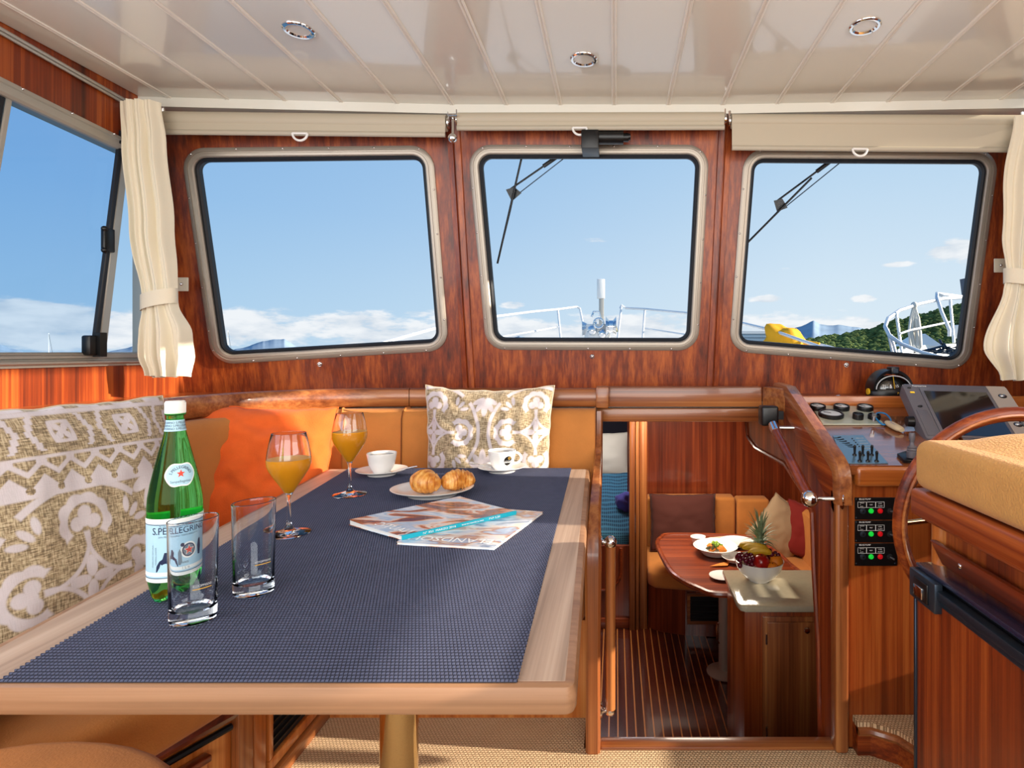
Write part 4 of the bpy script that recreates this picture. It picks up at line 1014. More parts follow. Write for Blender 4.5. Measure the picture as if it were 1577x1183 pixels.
def club(x, y, cx, cy, q, ang):
    dx, dy = x - cx, y - cy; d = 1e9
    for k in range(3):
        a = ang + (k - 1) * 1.75; d = np.minimum(d, np.hypot(dx - q * .62 * np.cos(a), dy - q * .62 * np.sin(a)) - q * .52)
    return np.minimum(d, np.hypot(dx, dy) - q * .4)
def scallop(x, y, cx, cy, q, ang):
    dx, dy = x - cx, y - cy; r = np.hypot(dx, dy); th = np.arctan2(dy, dx) - ang; th = (th + np.pi) % (2 * np.pi) - np.pi
    outer = q * (1.90 + .20 * np.abs(np.sin(th * 4.5))); d = np.maximum(r - outer, q * 1.32 - r); return np.maximum(d, (np.abs(th) - 2.25) * q)
def medallion(x, y, cx, cy, Rm):
    d = np.full_like(x, 1e9); dx, dy = x - cx, y - cy; r = np.hypot(dx, dy); th = np.arctan2(dy, dx)
    ring = np.abs(r - Rm) - Rm * .036; gap = np.abs((th + np.pi / 4) % (np.pi / 2) - np.pi / 4 - 0)
    gap2 = np.abs((th % (np.pi / 2)) - np.pi / 4)          # distance from the diagonals
    ring = np.maximum(ring, (.10 - gap2) * Rm * .8)
    d = np.minimum(d, ring)
    for k in range(4):
        a = k * np.pi / 2; px_, py_ = cx + Rm * .60 * np.cos(a), cy + Rm * .60 * np.sin(a)
        d = np.minimum(d, club(x, y, px_, py_, Rm * .145, a)); d = np.minimum(d, scallop(x, y, px_, py_, Rm * .145, a))
        # concave diamond sides: arcs centred on the diagonals
        b = a + np.pi / 4; ax_, ay_ = cx + Rm * .60 * np.cos(b) * 1.08, cy + Rm * .60 * np.sin(b) * 1.08
        arc = np.abs(np.hypot(x - ax_, y - ay_) - Rm * .47) - Rm * .024; ang = np.arctan2(y - ay_, x - ax_) - (b + np.pi); ang = (ang + np.pi) % (2 * np.pi) - np.pi
        d = np.minimum(d, np.maximum(arc, (np.abs(ang) - .86) * Rm * .3))
        # centre petals
        u = dx * np.cos(a) + dy * np.sin(a); v = -dx * np.sin(a) + dy * np.cos(a)
        d = np.minimum(d, np.hypot((u - Rm * .13), v * 1.9) - Rm * .115)
        # leaf sprays on the diagonals outside the ring gap
        for s_ in (-.16, 0, .16):
            ex_, ey_ = cx + Rm * .84 * np.cos(b + s_ * .9), cy + Rm * .84 * np.sin(b + s_ * .9)
            u = (x - ex_) * np.cos(b + s_ * 4) + (y - ey_) * np.sin(b + s_ * 4); v = -(x - ex_) * np.sin(b + s_ * 4) + (y - ey_) * np.cos(b + s_ * 4)
            d = np.minimum(d, np.hypot(u * .55, v * 1.3) - Rm * .05)
    return d
def palm(x, y, cx, cy, s, up_=1):
    d = np.full_like(x, 1e9)
    for k in (-2, -1, 0, 1, 2):
        a = np.pi / 2 + k * .55; L_ = s * (1 - .12 * abs(k)); dx, dy = x - cx, (y - cy) * up_
        u = dx * np.cos(a) + dy * np.sin(a); v = -dx * np.sin(a) + dy * np.cos(a)
        d = np.minimum(d, np.hypot((u - L_ * .55) * .5, v * 1.35) - L_ * .25)
    return d
def pat_centre(x, y):   # x right, y up in widths
    d = np.minimum(medallion(x, y, .10, .70, .345), medallion(x, y, .87, .70, .345))
    for cx in (.10, .87):
        for cy in (-.05, 1.45): d = np.minimum(d, medallion(x, y, cx, cy, .345))
    d = np.minimum(d, palm(x, y, .485, .955, .13, -1)); d = np.minimum(d, palm(x, y, .485, .43, .14, 1)); d = np.minimum(d, palm(x, y, .485, .22, .12, -1))
    return d
def pat_left(x, y):
    d = medallion(x, y, .40, .30, .37); d = np.minimum(d, medallion(x, y, 1.17, .30, .37)); d = np.minimum(d, medallion(x, y, -.37, .30, .37))
    d = np.where(y > .655, 1e9, d)
    d = np.minimum(d, np.maximum(palm(x, y, .785, .665, .20, -1), y - .66)); d = np.minimum(d, palm(x, y, .02, .54, .1, 1)); d = np.minimum(d, palm(x, y, .785, -.02, .18, 1))
    # bands at the top
    d = np.minimum(d, np.abs(y - .665) - .020)                                     # solid band with holes
    tri = np.abs(((x * 9) % 1) - .5) * 2
    hb = .665 + .012 + .055 * (1 - tri); d = np.minimum(d, np.maximum(y - hb, .665 - y))
    hole = np.hypot(((x * 9 + .5) % 1 - .5) / 9, y - .675) - .014; d = np.where(hole < 0, 1e9, d)
    zz = np.abs(y - (.722 + .045 * (1 - tri) + .012)) - .0115; d = np.minimum(d, np.where((y > .69) & (y < .80), zz, 1e9))
    tb = np.abs(y - (.735 + .05 * tri)) ; up = np.maximum(.788 - y, y - .80); d = np.minimum(d, up)
    hol2 = np.where((y > .765) & (y <= .79) & (tri < .35), -.01, 1e9); d = np.minimum(d, hol2)
    # stepped star row
    cxm = ((x * 3.3 + .2) % 1 - .5) / 3.3; cy_ = y - .885; st = np.maximum(np.abs(cxm), np.abs(cy_) * 1.25)
    d = np.minimum(d, np.where((y > .81) & (y < .955), np.maximum(np.hypot(cxm, cy_ * 1.1) * (1 + .30 * np.abs(np.cos(2 * np.arctan2(cy_, cxm + 1e-9)))) - .066, .034 - np.hypot(cxm, cy_)), 1e9))
    fl = np.hypot(cxm, cy_) - .027 * (.5 + np.abs(np.sin(2 * np.arctan2(cy_, cxm + 1e-9)))); d = np.minimum(d, np.where((y > .81) & (y < .955), fl, 1e9))
    frame_ = np.abs(np.abs(cxm) - .128 + .02 * np.round(np.abs(cy_) * 40) / 2) - .012; d = np.minimum(d, np.where((y > .815) & (y < .955), frame_, 1e9))
    d = np.minimum(d, np.abs(y - .965) - .010)
    d = np.minimum(d, np.where(y > .975, np.abs(((x * 6) % 1) - .5) / 6 - .05, 1e9))
    return d
def paint(o, w, h, fn):
    me = o.data; n = len(me.vertices); co = np.empty(n * 3, np.float32); me.vertices.foreach_get('co', co); co = co.reshape(-1, 3).astype(float)
    x = co[:, 0] / w + .5; y = co[:, 2] / (h if fn is pat_left else w)
    d = fn(x, y); v = np.where(co[:, 1] <= .001, np.clip(.5 - d / .006, 0, 1), 0.0)
    at = me.attributes.new('print', 'FLOAT', 'POINT'); at.data.foreach_set('value', v.astype(np.float32))
def pillow(name, label, cat, w, h, t, loc, yaw, tilt, mat, n=40, fn=None, roll=0, pinch=.07, seed=0, group=None, wr=.006):
    o = thing(name, label, cat, loc, 0, group, rot=(R(tilt), R(roll), R(yaw)))
    bm = pillow_bm(w, h, t, n, pinch, seed, wr)
    b = mk('pillow_cover', bm, mat, o, ang=180)
    if fn: paint(b, w, h, fn)
    bm = BM(); ring = []
    N_ = 30
    def ed(u, v):
        off = V((seed * 13.1, seed * 7.7, 0)); x = w / 2 * u * (1 - pinch * (1 - v * v) * abs(u) ** 2); z = h / 2 * v * (1 - pinch * (1 - u * u) * abs(v) ** 2); dx = .006 * noise.noise(V((u * 5, v * 5, 4)) + off) * max(abs(u), abs(v)); return V((x + dx, 0, z + h / 2 + dx))
    for k in range(N_): ring.append(ed(-1 + 2 * k / N_, -1))
    for k in range(N_): ring.append(ed(1, -1 + 2 * k / N_))
    for k in range(N_): ring.append(ed(1 - 2 * k / N_, 1))
    for k in range(N_): ring.append(ed(-1, 1 - 2 * k / N_))
    tube(bm, ring, .0028, 6, closed=True); mk('seam', bm, 'linen_back' if fn else mat, o)
    return o
pillow('throw_pillow', 'square burlap cushion with two white printed medallions, leaning on the front settee back', 'cushion', .475, .50, .12, (-.462, 2.045, .505), 0, -5, 'burlap_print', 230, pat_centre, seed=1, pinch=.085, wr=.016)
pillow('throw_pillow', 'large burlap cushion with white zigzag bands and medallion, beside the green bottle', 'cushion', .44, .53, .14, (-1.11, 1.225, .49), 80, -10, 'burlap_print', 300, pat_left, seed=2, pinch=.03, roll=0)
pillow('throw_pillow', 'plain bright orange cushion in the curved corner of the settee', 'cushion', .46, .46, .16, (-1.19, 1.83, .50), 22, -14, 'orange_cloth', 60, seed=3, pinch=.06, roll=4, wr=.016)
pillow('throw_pillow', 'plain cream cushion lying below the zigzag burlap cushion', 'cushion', .36, .36, .13, (-1.12, .80, .45), 75, -28, 'cream_cloth', 50, seed=4)
# ================================================================ ROLLER BLINDS
def blind(name, label, a, b, n, r=.030, dropz=0.0, ringx=.5, sag=0.0):
    """a,b tube axis ends; n horizontal inward normal"""
    t = thing(name, label, 'roller blind', tuple((a + b) / 2 + V((0, 0, -.1))), 0, 'roller blinds above the windscreen')
    bm = BM(); tube(bm, [a, b], r, 28); mk('fabric_roll', bm, 'blind', t, wld=True)
    bm = BM(); q = [a - n * r * .9, b - n * r * .9]; z0 = -r * .6; z1 = -r - .022 - dropz
    prism(bm, [a + n * (r - .006) + V((0, 0, 0)), b + n * (r - .006), b + n * (r - .006) + V((0, 0, z1)), a + n * (r - .006) + V((0, 0, z1))], -n * .0015)
    mk('fabric_panel', bm, 'blind', t, wld=True, smooth=False)
    bm = BM(); tube(bm, [a + n * (r - .006) + V((0, 0, z1)), b + n * (r - .006) + V((0, 0, z1))], .0075, 12, sq=1.3); mk('bottom_bar', bm, 'blind_bar', t, wld=True)
    e = (b - a).normalized()
    for p, s in ((a, -1), (b, 1)):
        bm = BM(); c = p + e * s * .006; tube(bm, [c - e * .003, c + e * .003], r * .7, 16); tube(bm, [c, c + V((0, 0, r + .012))], .006, 8); mk('end_bracket', bm, 'chrome', t, wld=True)
    c = a.lerp(b, ringx) + n * (r + .004) + V((0, 0, z1 - .004))
    bm = BM(); pts = [c + e * (.026 * math.cos(x)) + V((0, 0, -.026 * math.sin(x) * 1.0)) for x in [k / 14 * math.pi for k in range(15)]]
    tube(bm, pts, .0042, 8); tube(bm, [pts[0], pts[-1]], .004, 8); mk('pull_ring', bm, 'white_plastic', t, wld=True)
    return t
def bl(px0, py0, Y0, px1, py1, Y1, n, **k): return P(px0, py0, Y0), P(px1, py1, Y1)
nL = V((plL.n.x, plL.n.y, 0)).normalized(); nC = V((0, -1, 0)); nR = V((plR.n.x, plR.n.y, 0)).normalized()
blind('roller_blind', 'cream roller blind rolled up above the window nearest the tied curtain and orange cushion', P(254, 185, 2.055), P(688, 190, 2.13), nL, ringx=(465 - 254) / 434)
blind('roller_blind', 'cream roller blind rolled up above the middle windscreen behind the black wiper motor', P(706, 185, 2.13), P(1114, 184, 2.13), nC, ringx=.46, r=.026, dropz=-.010)
blind('roller_blind', 'cream roller blind let down a little above the window over the dashboard', P(1126, 187, 2.125), P(1571, 189, 2.06), nR, dropz=.058, ringx=(1323 - 1126) / 445, r=.026)
# hanging chrome lock and end clip near the seam
t = thing('blind_clip', 'small chrome clip and ball hanging at the joint between two roller blinds', 'clip', tuple(P(697, 212, 2.08)))
bm = BM(); tube(bm, [P(697, 176, 2.1), P(697, 206, 2.08)], .004, 8); tube(bm, [P(691, 178, 2.09), P(704, 178, 2.09)], .004, 8); mk('hook', bm, 'chrome', t, wld=True)
bm = BM(); ball(bm, P(697, 213, 2.08), .017, n=16); mk('ball', bm, 'chrome', t, wld=True)
# ================================================================ CURTAINS
def curtain(name, label, key, ctr_fn, width_fn, depth_fn, folds=6, tie_t=.66, side=1):
    """gathered cloth: rows of pleats between height keys"""
    t = thing(name, label, 'curtain', tuple(ctr_fn(1.0)), 0, 'tied back cream curtains')
    n, m = 70, 96; bm = BM(); rows = []
    for j in range(n + 1):
        s = j / n; c = ctr_fn(s); w_ = width_fn(s); dp = depth_fn(s); row = []
        for i in range(m + 1):
            u = i / m * 2 - 1; ph = folds * math.pi * u * 1.0 + .8 * math.sin(3 * u + s * 2)
            fo = math.sin(ph) * .5 + .25 * math.sin(2.3 * ph + 1 + s)
            amp = dp * (.35 + .65 * min(1, abs(s - tie_t) * 4 + .15))
            x = u * w_ / 2; bul = (1 - u * u) ** .5 if abs(u) < 1 else 0
            row.append(c + key[0] * x + key[1] * (bul * w_ * .22 + fo * amp) + V((0, 0, .004 * math.sin(ph) if s > .97 else 0)))
        rows.append(row)
    bridge(bm, rows, ring=False)
    r = bmesh.ops.solidify(bm, geom=bm.faces[:], thickness=.0015)
    mk('cloth', bm, 'curtain', t, wld=True, ang=180)
    c = ctr_fn(tie_t); w_ = width_fn(tie_t) * 1.06
    bm = BM(); ring = [[c + key[0] * (math.cos(a) * w_ / 2) + key[1] * (w_ * .07 + math.sin(a) * w_ * .30) + V((0, 0, z + .014 * math.cos(a) * side)) for a in [k / 32 * 2 * math.pi for k in range(32)]] for z in (-.026, 0, .026)]
    bridge(bm, ring); bmesh.ops.solidify(bm, geom=bm.faces[:], thickness=.003); mk('tie_band', bm, 'curtain', t, wld=True, ang=180)
    return t
def interp(keys, s):
    for (a, va), (b, vb) in zip(keys, keys[1:]):
        if s <= b:
            f = (s - a) / (b - a); f = f * f * (3 - 2 * f); return va + (vb - va) * f
    return keys[-1][1]
Yc = 1.97
zt, zb = H + (545 - 158) / F * Yc, H + (545 - 580) / F * Yc
pxc = [(0, 218), (.15, 224), (.45, 236), (.72, 248), (.85, 258), (1, 262)]
wdt = [(0, 58), (.12, 60), (.35, 60), (.55, 58), (.69, 50), (.74, 50), (.84, 72), (.92, 74), (1, 58)]
def ctr(s):
    z = zt + (zb - zt) * s; return V(((interp(pxc, s) - CX) / F * Yc, Yc, z))
curtain('curtain', 'cream curtain tied back beside the sliding side window', (V((1, 0, 0)), V((0, -1, 0))), ctr, lambda s: interp(wdt, s) / F * Yc, lambda s: interp([(0, .010), (.2, .020), (.6, .024), (1, .034)], s), tie_t=.72, folds=3.4)
def hook_plate(px, py, Y, label, nrm, sx):
    c = P(px, py, Y); t = thing('curtain_hook', label, 'hook', tuple(c)); bm = BM(); box(bm, c.x - .022, c.x + .022, c.y - .003, c.y + .003, c.z - .026, c.z + .026); bev(bm, .002); mk('cloth_tab', bm, 'curtain', t, wld=True)
    bm = BM(); ball(bm, c + V((0, -.005, 0)), .006, n=10); mk('stud', bm, 'chrome', t, wld=True)
    bm = BM(); tube(bm, [c + V((-.02 * sx, -.004, .016)), c + V((-.05 * sx, -.03, -.01))], .011, 8, sq=.3); mk('tie_strap', bm, 'curtain', t, wld=True)
hook_plate(281, 438, 2.16, 'cream fabric tab and stud holding the curtain beside the sliding window', None, 1)
Yr = 2.0
ztr, zbr = H + (545 - 180) / F * Yr, H + (545 - 585) / F * Yr
pr_ = [(0, 1592), (.3, 1580), (.6, 1574), (.85, 1562), (1, 1566)]; wr_ = [(0, 64), (.2, 80), (.45, 76), (.60, 54), (.66, 60), (.88, 108), (1, 62)]
def ctr2(s):
    z = ztr + (zbr - ztr) * s; return V(((interp(pr_, s) - CX) / F * Yr, Yr, z))
curtain('curtain', 'cream curtain tied back at the edge above the chart plotter', (V((1, 0, 0)), V((0, -1, 0))), ctr2, lambda s: interp(wr_, s) / F * Yr, lambda s: interp([(0, .010), (.2, .020), (.6, .024), (1, .034)], s), tie_t=.62, folds=3.2, side=-1)
hook_plate(1540, 409, 2.14, 'cream fabric tab and stud holding the curtain above the chart plotter', None, -1)
# ================================================================ recessed ceiling lights
def downlight(px, py, label, m='gauge_face'):
    p = onz(px, py, ZC); t = thing('ceiling_light', label, 'ceiling light', (p.x, p.y, ZC), 0, 'recessed ceiling lights')
    bm = BM(); lathe(bm, [(.030, .012), (.030, -.001), (.034, -.005), (.040, -.0055), (.0435, -.003), (.044, .0), (.044, .010)], 40)
    mk('bezel', bm, 'chrome', t)
    bm = BM(); lathe(bm, [(0, .0095), (.010, .009), (.030, .0075), (.030, .0105), (0, .0115)], 32); mk('lens', bm, m, t)
    for a in (.6, .6 + math.pi):
        bm = BM(); ball(bm, (.037 * math.cos(a), .037 * math.sin(a), -.0055), .002, n=8); mk('screw', bm, 'brushed', t)
downlight(460, 46, 'round chrome recessed ceiling light above the dining table')
downlight(899, 91, 'round chrome recessed ceiling light nearest the middle windscreen, pinkish lens', 'red_led_dim' if 'red_led_dim' in MATS else 'taupe_cloth')
downlight(1332, 40, 'round chrome recessed ceiling light above the helm seat')
# ================================================================ STAIR HANDRAILS
t = thing('grab_pole', 'upright varnished grab pole with chrome ball top beside the stair opening', 'handrail', (-.015, 1.63, .09))
bm = BM(); tube(bm, [(-.015, 1.63, .10), (-.015, 1.63, .575)], .0145, 24); mk('wooden_pole', bm, 'trimZ', t, wld=True)
def bracket(par, c, wall_x, sgn, r=.018, fl=.026):
    bm = BM(); ball(bm, c, r, n=20); mk('ball_fitting', bm, 'chrome', par, wld=True)
    bm = BM(); tube(bm, [c, V((wall_x - sgn * .01, c.y, c.z)), V((wall_x - sgn * .004, c.y, c.z))], [.006, .0055, .010], 12); mk('arm', bm, 'chrome', par, wld=True)
    bm = BM(); disc_axis(bm, V((wall_x - sgn * .005, c.y, c.z)), V((wall_x, c.y, c.z)), fl * .8, fl, 28); mk('flange', bm, 'chrome', par, wld=True)
bracket(t, V((-.015, 1.63, .580)), -.043, -1, .0185, .018); bracket(t, V((-.015, 1.63, .098)), -.043, -1, .0155, .024)
pa, pb = V((.548, 1.985, .872)), V((.546, 1.60, .712))
t = thing('handrail', 'chrome and varnished wood handrail sloping down the stair partition', 'handrail', tuple((pa + pb) / 2))
bm = BM(); tube(bm, [pa, pb], .0155, 24); mk('wooden_rail', bm, 'darkwY', t, wld=True)
bm = BM(); tube(bm, [pa + V((-.0, 0, .004)) + (pb - pa) * .02, pa + (pb - pa) * .12], .0168, 24); mk('chrome_sleeve', bm, 'chrome', t, wld=True)
bracket(t, pb, XP, 1, .024, .033); bracket(t, pa + (pb - pa) * .05, XP, 1, .017, .033)
bm = BM(); box(bm, .515, .575, 2.00, 2.06, .865, .935); bev(bm, .008, 3); box(bm, .535, .60, 2.03, 2.05, .885, .915); mk('clamp_block', bm, 'black', t, wld=True)
# ================================================================ HELM SEAT
XS = .60; YF = 1.135
t = thing('helm_seat', 'varnished helm seat box with a thick golden suede cushion and a dark steel-edged lower door', 'seat', (1.05, .6, 0))
# cushion: rounded box with soft top
bm = BM(); nx, ny = 24, 36; x0, x1, y0_, y1_ = XS - .005, 1.46, -.25, YF + .01; z0, z1 = .852, .980
def cpt(u, v, w_):
    return V((x0 + (x1 - x0) * u, y0_ + (y1_ - y0_) * v, w_))
box(bm, x0, x1, y0_, y1_, z0, .950); bev(bm, .026, 5); mk('seat_cushion', bm, 'suede_gold', t, wld=True, ang=80)
bm = BM(); rows = []
for j in range(ny + 1):
    row = []
    for i in range(nx + 1):
        u, v = i / nx, j / ny; e = math.sin(min(1, min(u, 1 - u) / .30) * math.pi / 2) * math.sin(min(1, min(v, 1 - v) / .05) * math.pi / 2)
        q = V((u * 3.5, v * 6, 0)); fold = .007 * max(0, math.sin((u * 1.3 + v * 2.2) * 6.0 + 1.6 * noise.noise(q))) ** 3
        row.append(V((x0 + .02 + (x1 - x0 - .04) * u, y0_ + .02 + (y1_ - y0_ - .04) * v, .944 + .030 * e + (fold + .004 * noise.noise(q * 2)) * e)))
    rows.append(row)
bridge(bm, rows, ring=False); mk('cushion_top', bm, 'suede_gold', t, wld=True, ang=180)
mk('top_rail', bbox_bm(XS - .004, XS + .05, -.3, YF + .02, .795, .85, .010, 3), 'mahogY', t, wld=True)
mk('front_rail', bbox_bm(XS + .02, 1.46, YF - .03, YF + .02, .80, .85, .008, 3), 'mahogX', t, wld=True)
mk('body', bbox_bm(XS + .045, 1.50, -.3, YF - .005, .02, .80, .003), 'mahogZ', t, wld=True)
bm = BM(); tube(bm, [(XS + .045, YF - .008, .70), (XS + .045, YF - .008, .797)], .017, 16); mk('corner_column', bm, 'honeyZ', t, wld=True)
bm = BM(); prism(bm, [V((XS + .044, 1.10, .712)), V((XS + .044, -.3, .712)), V((XS + .030, -.3, .755)), V((XS + .030, 1.12, .755))], (-.013, 0, 0)); bev(bm, .003); fd = mk('fiddle_rail', bm, 'mahogY', t, wld=True)
for y in (1.03, .86, .6):
    bm = BM(); ball(bm, (XS + .0225, y, .735), .0055, (.4, 1, 1), 10); mk('screw', bm, 'chrome', fd, wld=True)
lo = mk('lower_body', bbox_bm(XS, XS + .06, -.3, YF, .0, .655, .001, 1), 'mahogZ', t, wld=True)
mk('ledge', bbox_bm(XS - .001, XS + .055, -.3, YF, .695, .705, .002), 'navy_gloss', t, wld=True)
bm = BM(); box(bm, XS - .004, XS + .06, -.3, YF + .001, .655, .668); box(bm, XS - .010, XS + .01, -.3, YF - .08, .668, .684); bev(bm, .002); mk('steel_channel', bm, 'gunmetal', t, wld=True)
mk('shadow_gap', bbox_bm(XS + .012, XS + .05, -.3, YF, .668, .695, 0), 'black', t, wld=True)
mk('edge_strip', bbox_bm(XS - .004, XS + .004, YF - .004, YF + .003, 0, .668, .001, 1), 'gunmetal', t, wld=True)
bm = BM(); box(bm, XS - .014, XS + .002, 1.045, YF + .001, .640, .696); bev(bm, .003); la = mk('latch', bm, 'gunmetal', t, wld=True)
bm = BM(); box(bm, XS - .0175, XS - .013, 1.065, 1.115, .648, .686); bev(bm, .002); mk('latch_plate', bm, 'black', la, wld=True)
bm = BM(); box(bm, XS - .0205, XS - .017, 1.078, 1.108, .653, .674); bev(bm, .001); mk('latch_button', bm, 'chrome', la, wld=True)
# ================================================================ STEERING WHEEL
wc_ = V((.962, 1.40, .715)); ax = V((0, 1, .12)).normalized(); u1 = V((1, 0, 0)); u2 = u1.cross(ax).normalized()
if u2.z < 0: u2 = -u2
t = thing('steering_wheel', 'round mahogany steering wheel behind the golden helm cushion', 'steering wheel', tuple(wc_))
bm = BM(); Rw = .262; tube(bm, [wc_ + u1 * (Rw * math.cos(a)) + u2 * (Rw * math.sin(a)) for a in [k / 72 * 2 * math.pi for k in range(72)]], .0175, 14, closed=True); mk('rim', bm, 'mahogX', t, wld=True)
bm = BM(); tube(bm, [wc_ - ax * .0165 + u1 * (Rw * math.cos(a)) + u2 * (Rw * math.sin(a)) for a in [k / 72 * 2 * math.pi for k in range(72)]], .0045, 6, closed=True); mk('rim_inlay', bm, 'honeyX', t, wld=True)
for k in range(6):
    a = k * math.pi / 3 + .05; d = u1 * math.cos(a) + u2 * math.sin(a)
    bm = BM(); tube(bm, [wc_ + d * .03 + ax * .03, wc_ + d * (Rw - .012)], .007, 12); mk('spoke', bm, 'brassy', t, wld=True)
bm = BM(); tube(bm, [wc_ - ax * .01 + ax * .02, wc_ + ax * .06], .04, 28); tube(bm, [wc_ + ax * .05, V((wc_.x, 1.62, wc_.z + .02))], .022, 20); mk('hub', bm, 'brassy', t, wld=True)
# ================================================================ BILGE PUMP PANELS
def cface(px, py, d=.0): return P(px, py, 1.62 - d)
pw0, pw1 = 1316, 1381
for i, (ya, yb, lab) in enumerate(((766, 800, 'uppermost black bilge pump panel with green and red lamps on the console'), (801.5, 835, 'middle black bilge pump panel with green and red lamps on the console'), (836.5, 871, 'lowest black bilge pump panel with green and red lamps on the console'))):
    a, b = cface(pw0, yb), cface(pw1, ya); c = (a + b) / 2
    t = thing('pump_panel', lab, 'control panel', (c.x, 1.62, a.z), 0, 'bilge pump panels on the helm console')
    mk('plate', bbox_bm(a.x, b.x, 1.616, 1.6205, a.z, b.z, .0008, 1), 'black', t, wld=True)
    MM = lambda px, py: basis(cface(px, py, .0045), V((1, 0, 0)), V((0, 0, 1)))
    yo = ya - 766
    text_mesh('panel_title', 'BILGE PUMP', .0062, MM(1332, 769 + yo), 'print_white', t, depth=.0001)
    def lines(x0, y0, x1, y1, w=.0007):
        p, q = cface(x0, y1, .0045), cface(x1, y0, .0045); bm = BM()
        for bx in ((p.x, q.x, p.z, p.z + w), (p.x, q.x, q.z - w, q.z), (p.x, p.x + w, p.z, q.z), (q.x - w, q.x, p.z, q.z)): box(bm, bx[0], bx[1], 1.6153, 1.616, bx[2], bx[3])
        mk('legend_frame', bm, 'print_white', t, wld=True, smooth=False, weld=False)
    lines(1321, 773 + yo, 1334.5, 782 + yo); lines(1334.5, 773 + yo, 1348.5, 782 + yo); lines(1348.5, 773 + yo, 1362, 782 + yo)
    for s_, xx, yy in (('MANUAL', 1327.5, 774.8), ('O', 1325, 777.4), ('AUTO', 1327, 780.1), ('TEST', 1341.5, 777.6), ('LEVEL', 1355.5, 775.8), ('ALARM', 1355.5, 779.4)):
        text_mesh('legend', s_, .0042 if xx > 1350 or xx == 1341.5 else .0032, MM(xx, yy + yo), 'print_white', t, depth=.0001)
    for nm, px, m, r in (('indicator_lamp', 1341.5, 'green_led', .0075), ('indicator_lamp', 1355.5, 'red_led', .0075)):
        c = cface(px, 787 + yo, .004); bm = BM(); lathe(bm, [(r, 0), (r * .95, .002), (r * .6, .0055), (0, .0065)], 20, M=Matrix.Rotation(R(90), 4, 'X'), c=c); mk(nm, bm, m, t, wld=True)
    for px, dirn in ((1328.5, None), (1370, (1, -.55))):
        c = cface(px, 787 + yo, .004); bm = BM(); lathe(bm, [(.0082, 0), (.008, .0035), (.005, .0045), (0, .0048)], 20, M=Matrix.Rotation(R(90), 4, 'X'), c=c); kn = mk('socket' if dirn is None else 'switch_base', bm, 'gunmetal' if dirn is None else 'black_matte', t, wld=True)
        bm = BM()
        if dirn: tube(bm, [c + V((0, -.004, 0)), c + V((dirn[0] * .006, -.016, dirn[1] * .004 * (i - 1)))], [.002, .0028], 8); mk('toggle', bm, 'brushed', t, wld=True)
        else: ball(bm, c + V((0, -.004, 0)), .0038, (1, .3, 1), 12); mk('fuse_cap', bm, 'black', t, wld=True)
    for sx_, sy_ in ((1318.7, 769), (1378.3, 769), (1318.7, 797.5), (1378.3, 797.5)):
        bm = BM(); ball(bm, cface(sx_, sy_ + yo, .004), .0022, (1, .4, 1), 8); mk('screw', bm, 'gunmetal', t, wld=True)
# ================================================================ DASHBOARD INSTRUMENTS
U_ = V((1, 0, 0))
def dash_M(px, py, h=.0): return basis(ondash(px, py, h), U_, dU)
q = [ondash(1249, 626), ondash(1338, 628), ondash(1362, 655.5), ondash(1267, 655.5)]
t = thing('gauge_panel', 'silver gauge panel with six round engine dials at the far end of the dashboard', 'instrument panel', tuple(q[3]))
bm = BM(); prism(bm, q, dN * .006); bev(bm, .002, 1); mk('panel_plate', bm, 'gauge_plate', t, wld=True)
def gauge(px, py, r, h, name='gauge', face='gauge_face', ring='black'):
    M_ = dash_M(px, py, .006)
    bm = BM(); lathe(bm, [(r * .98, 0), (r, .003), (r, h * .8), (r * .94, h), (r * .84, h), (r * .80, h - .004)], 40, M=M_); g = mk(name, bm, ring, t, wld=True)
    bm = BM(); lathe(bm, [(r * .82, h - .004), (0, h - .0035)], 32, M=M_); mk('dial', bm, face, g, wld=True)
    bm = BM(); tube(bm, [M_ @ V((0, 0, h - .002)), M_ @ V((-r * .5, r * .35, h - .002))], .0009, 6); mk('needle', bm, 'black', g, wld=True)
for px, py in ((1259, 628), (1295.5, 628.5), (1332, 629)): gauge(px, py + 2, .0285, .016)
gauge(1279.5, 641, .043, .014); gauge(1321, 645, .0185, .020, 'knob_dial', 'black'); gauge(1346, 645, .021, .016, 'ignition_switch', 'black')
kt = thing('key_float', 'beige oval key float on a bright blue cord lying on the dashboard', 'key float', tuple(ondash(1377, 655)))
bm = BM(); a, b = ondash(1366, 650, .012), ondash(1389, 663, .010); tube(bm, [a.lerp(b, k / 8) for k in range(9)], [.010, .014, .0165, .0175, .0175, .0175, .017, .0155, .010], 16, sq=.55); mk('float_body', bm, 'float_beige', kt, wld=True)
M_ = basis(ondash(1375, 652, .0245), (b - a), dU); text_mesh('float_text', 'BOAT', .010, M_, 'purple_cloth', kt, depth=.0001)
bm = BM(); pts = [ondash(1347, 641, .018), ondash(1352, 648, .012), ondash(1360, 654, .006), ondash(1366, 652, .010), ondash(1372, 648, .012), ondash(1368, 641, .014), ondash(1361, 636.5, .016), ondash(1352, 636, .02), ondash(1347, 640, .022)]
sm = []
for i in range(len(pts) - 1):
    p0, p1, p2, p3 = pts[max(i - 1, 0)], pts[i], pts[i + 1], pts[min(i + 2, len(pts) - 1)]
    for k in range(6):
        f = k / 6; sm.append(.5 * ((2 * p1) + (p2 - p0) * f + (2 * p0 - 5 * p1 + 4 * p2 - p3) * f * f + (3 * p1 - p0 - 3 * p2 + p3) * f ** 3))
tube(bm, sm + [pts[-1]], .0028, 8); mk('cord', bm, 'cord_blue', kt, wld=True)
bm = BM(); c = ondash(1346, 643, .028); tube(bm, [c - dN * .012, c + dN * .004], .005, 10); box(bm, c.x - .007, c.x + .007, c.y - .002, c.y + .002, c.z, c.z + .014); mk('ignition_key', bm, 'brushed', kt, wld=True)
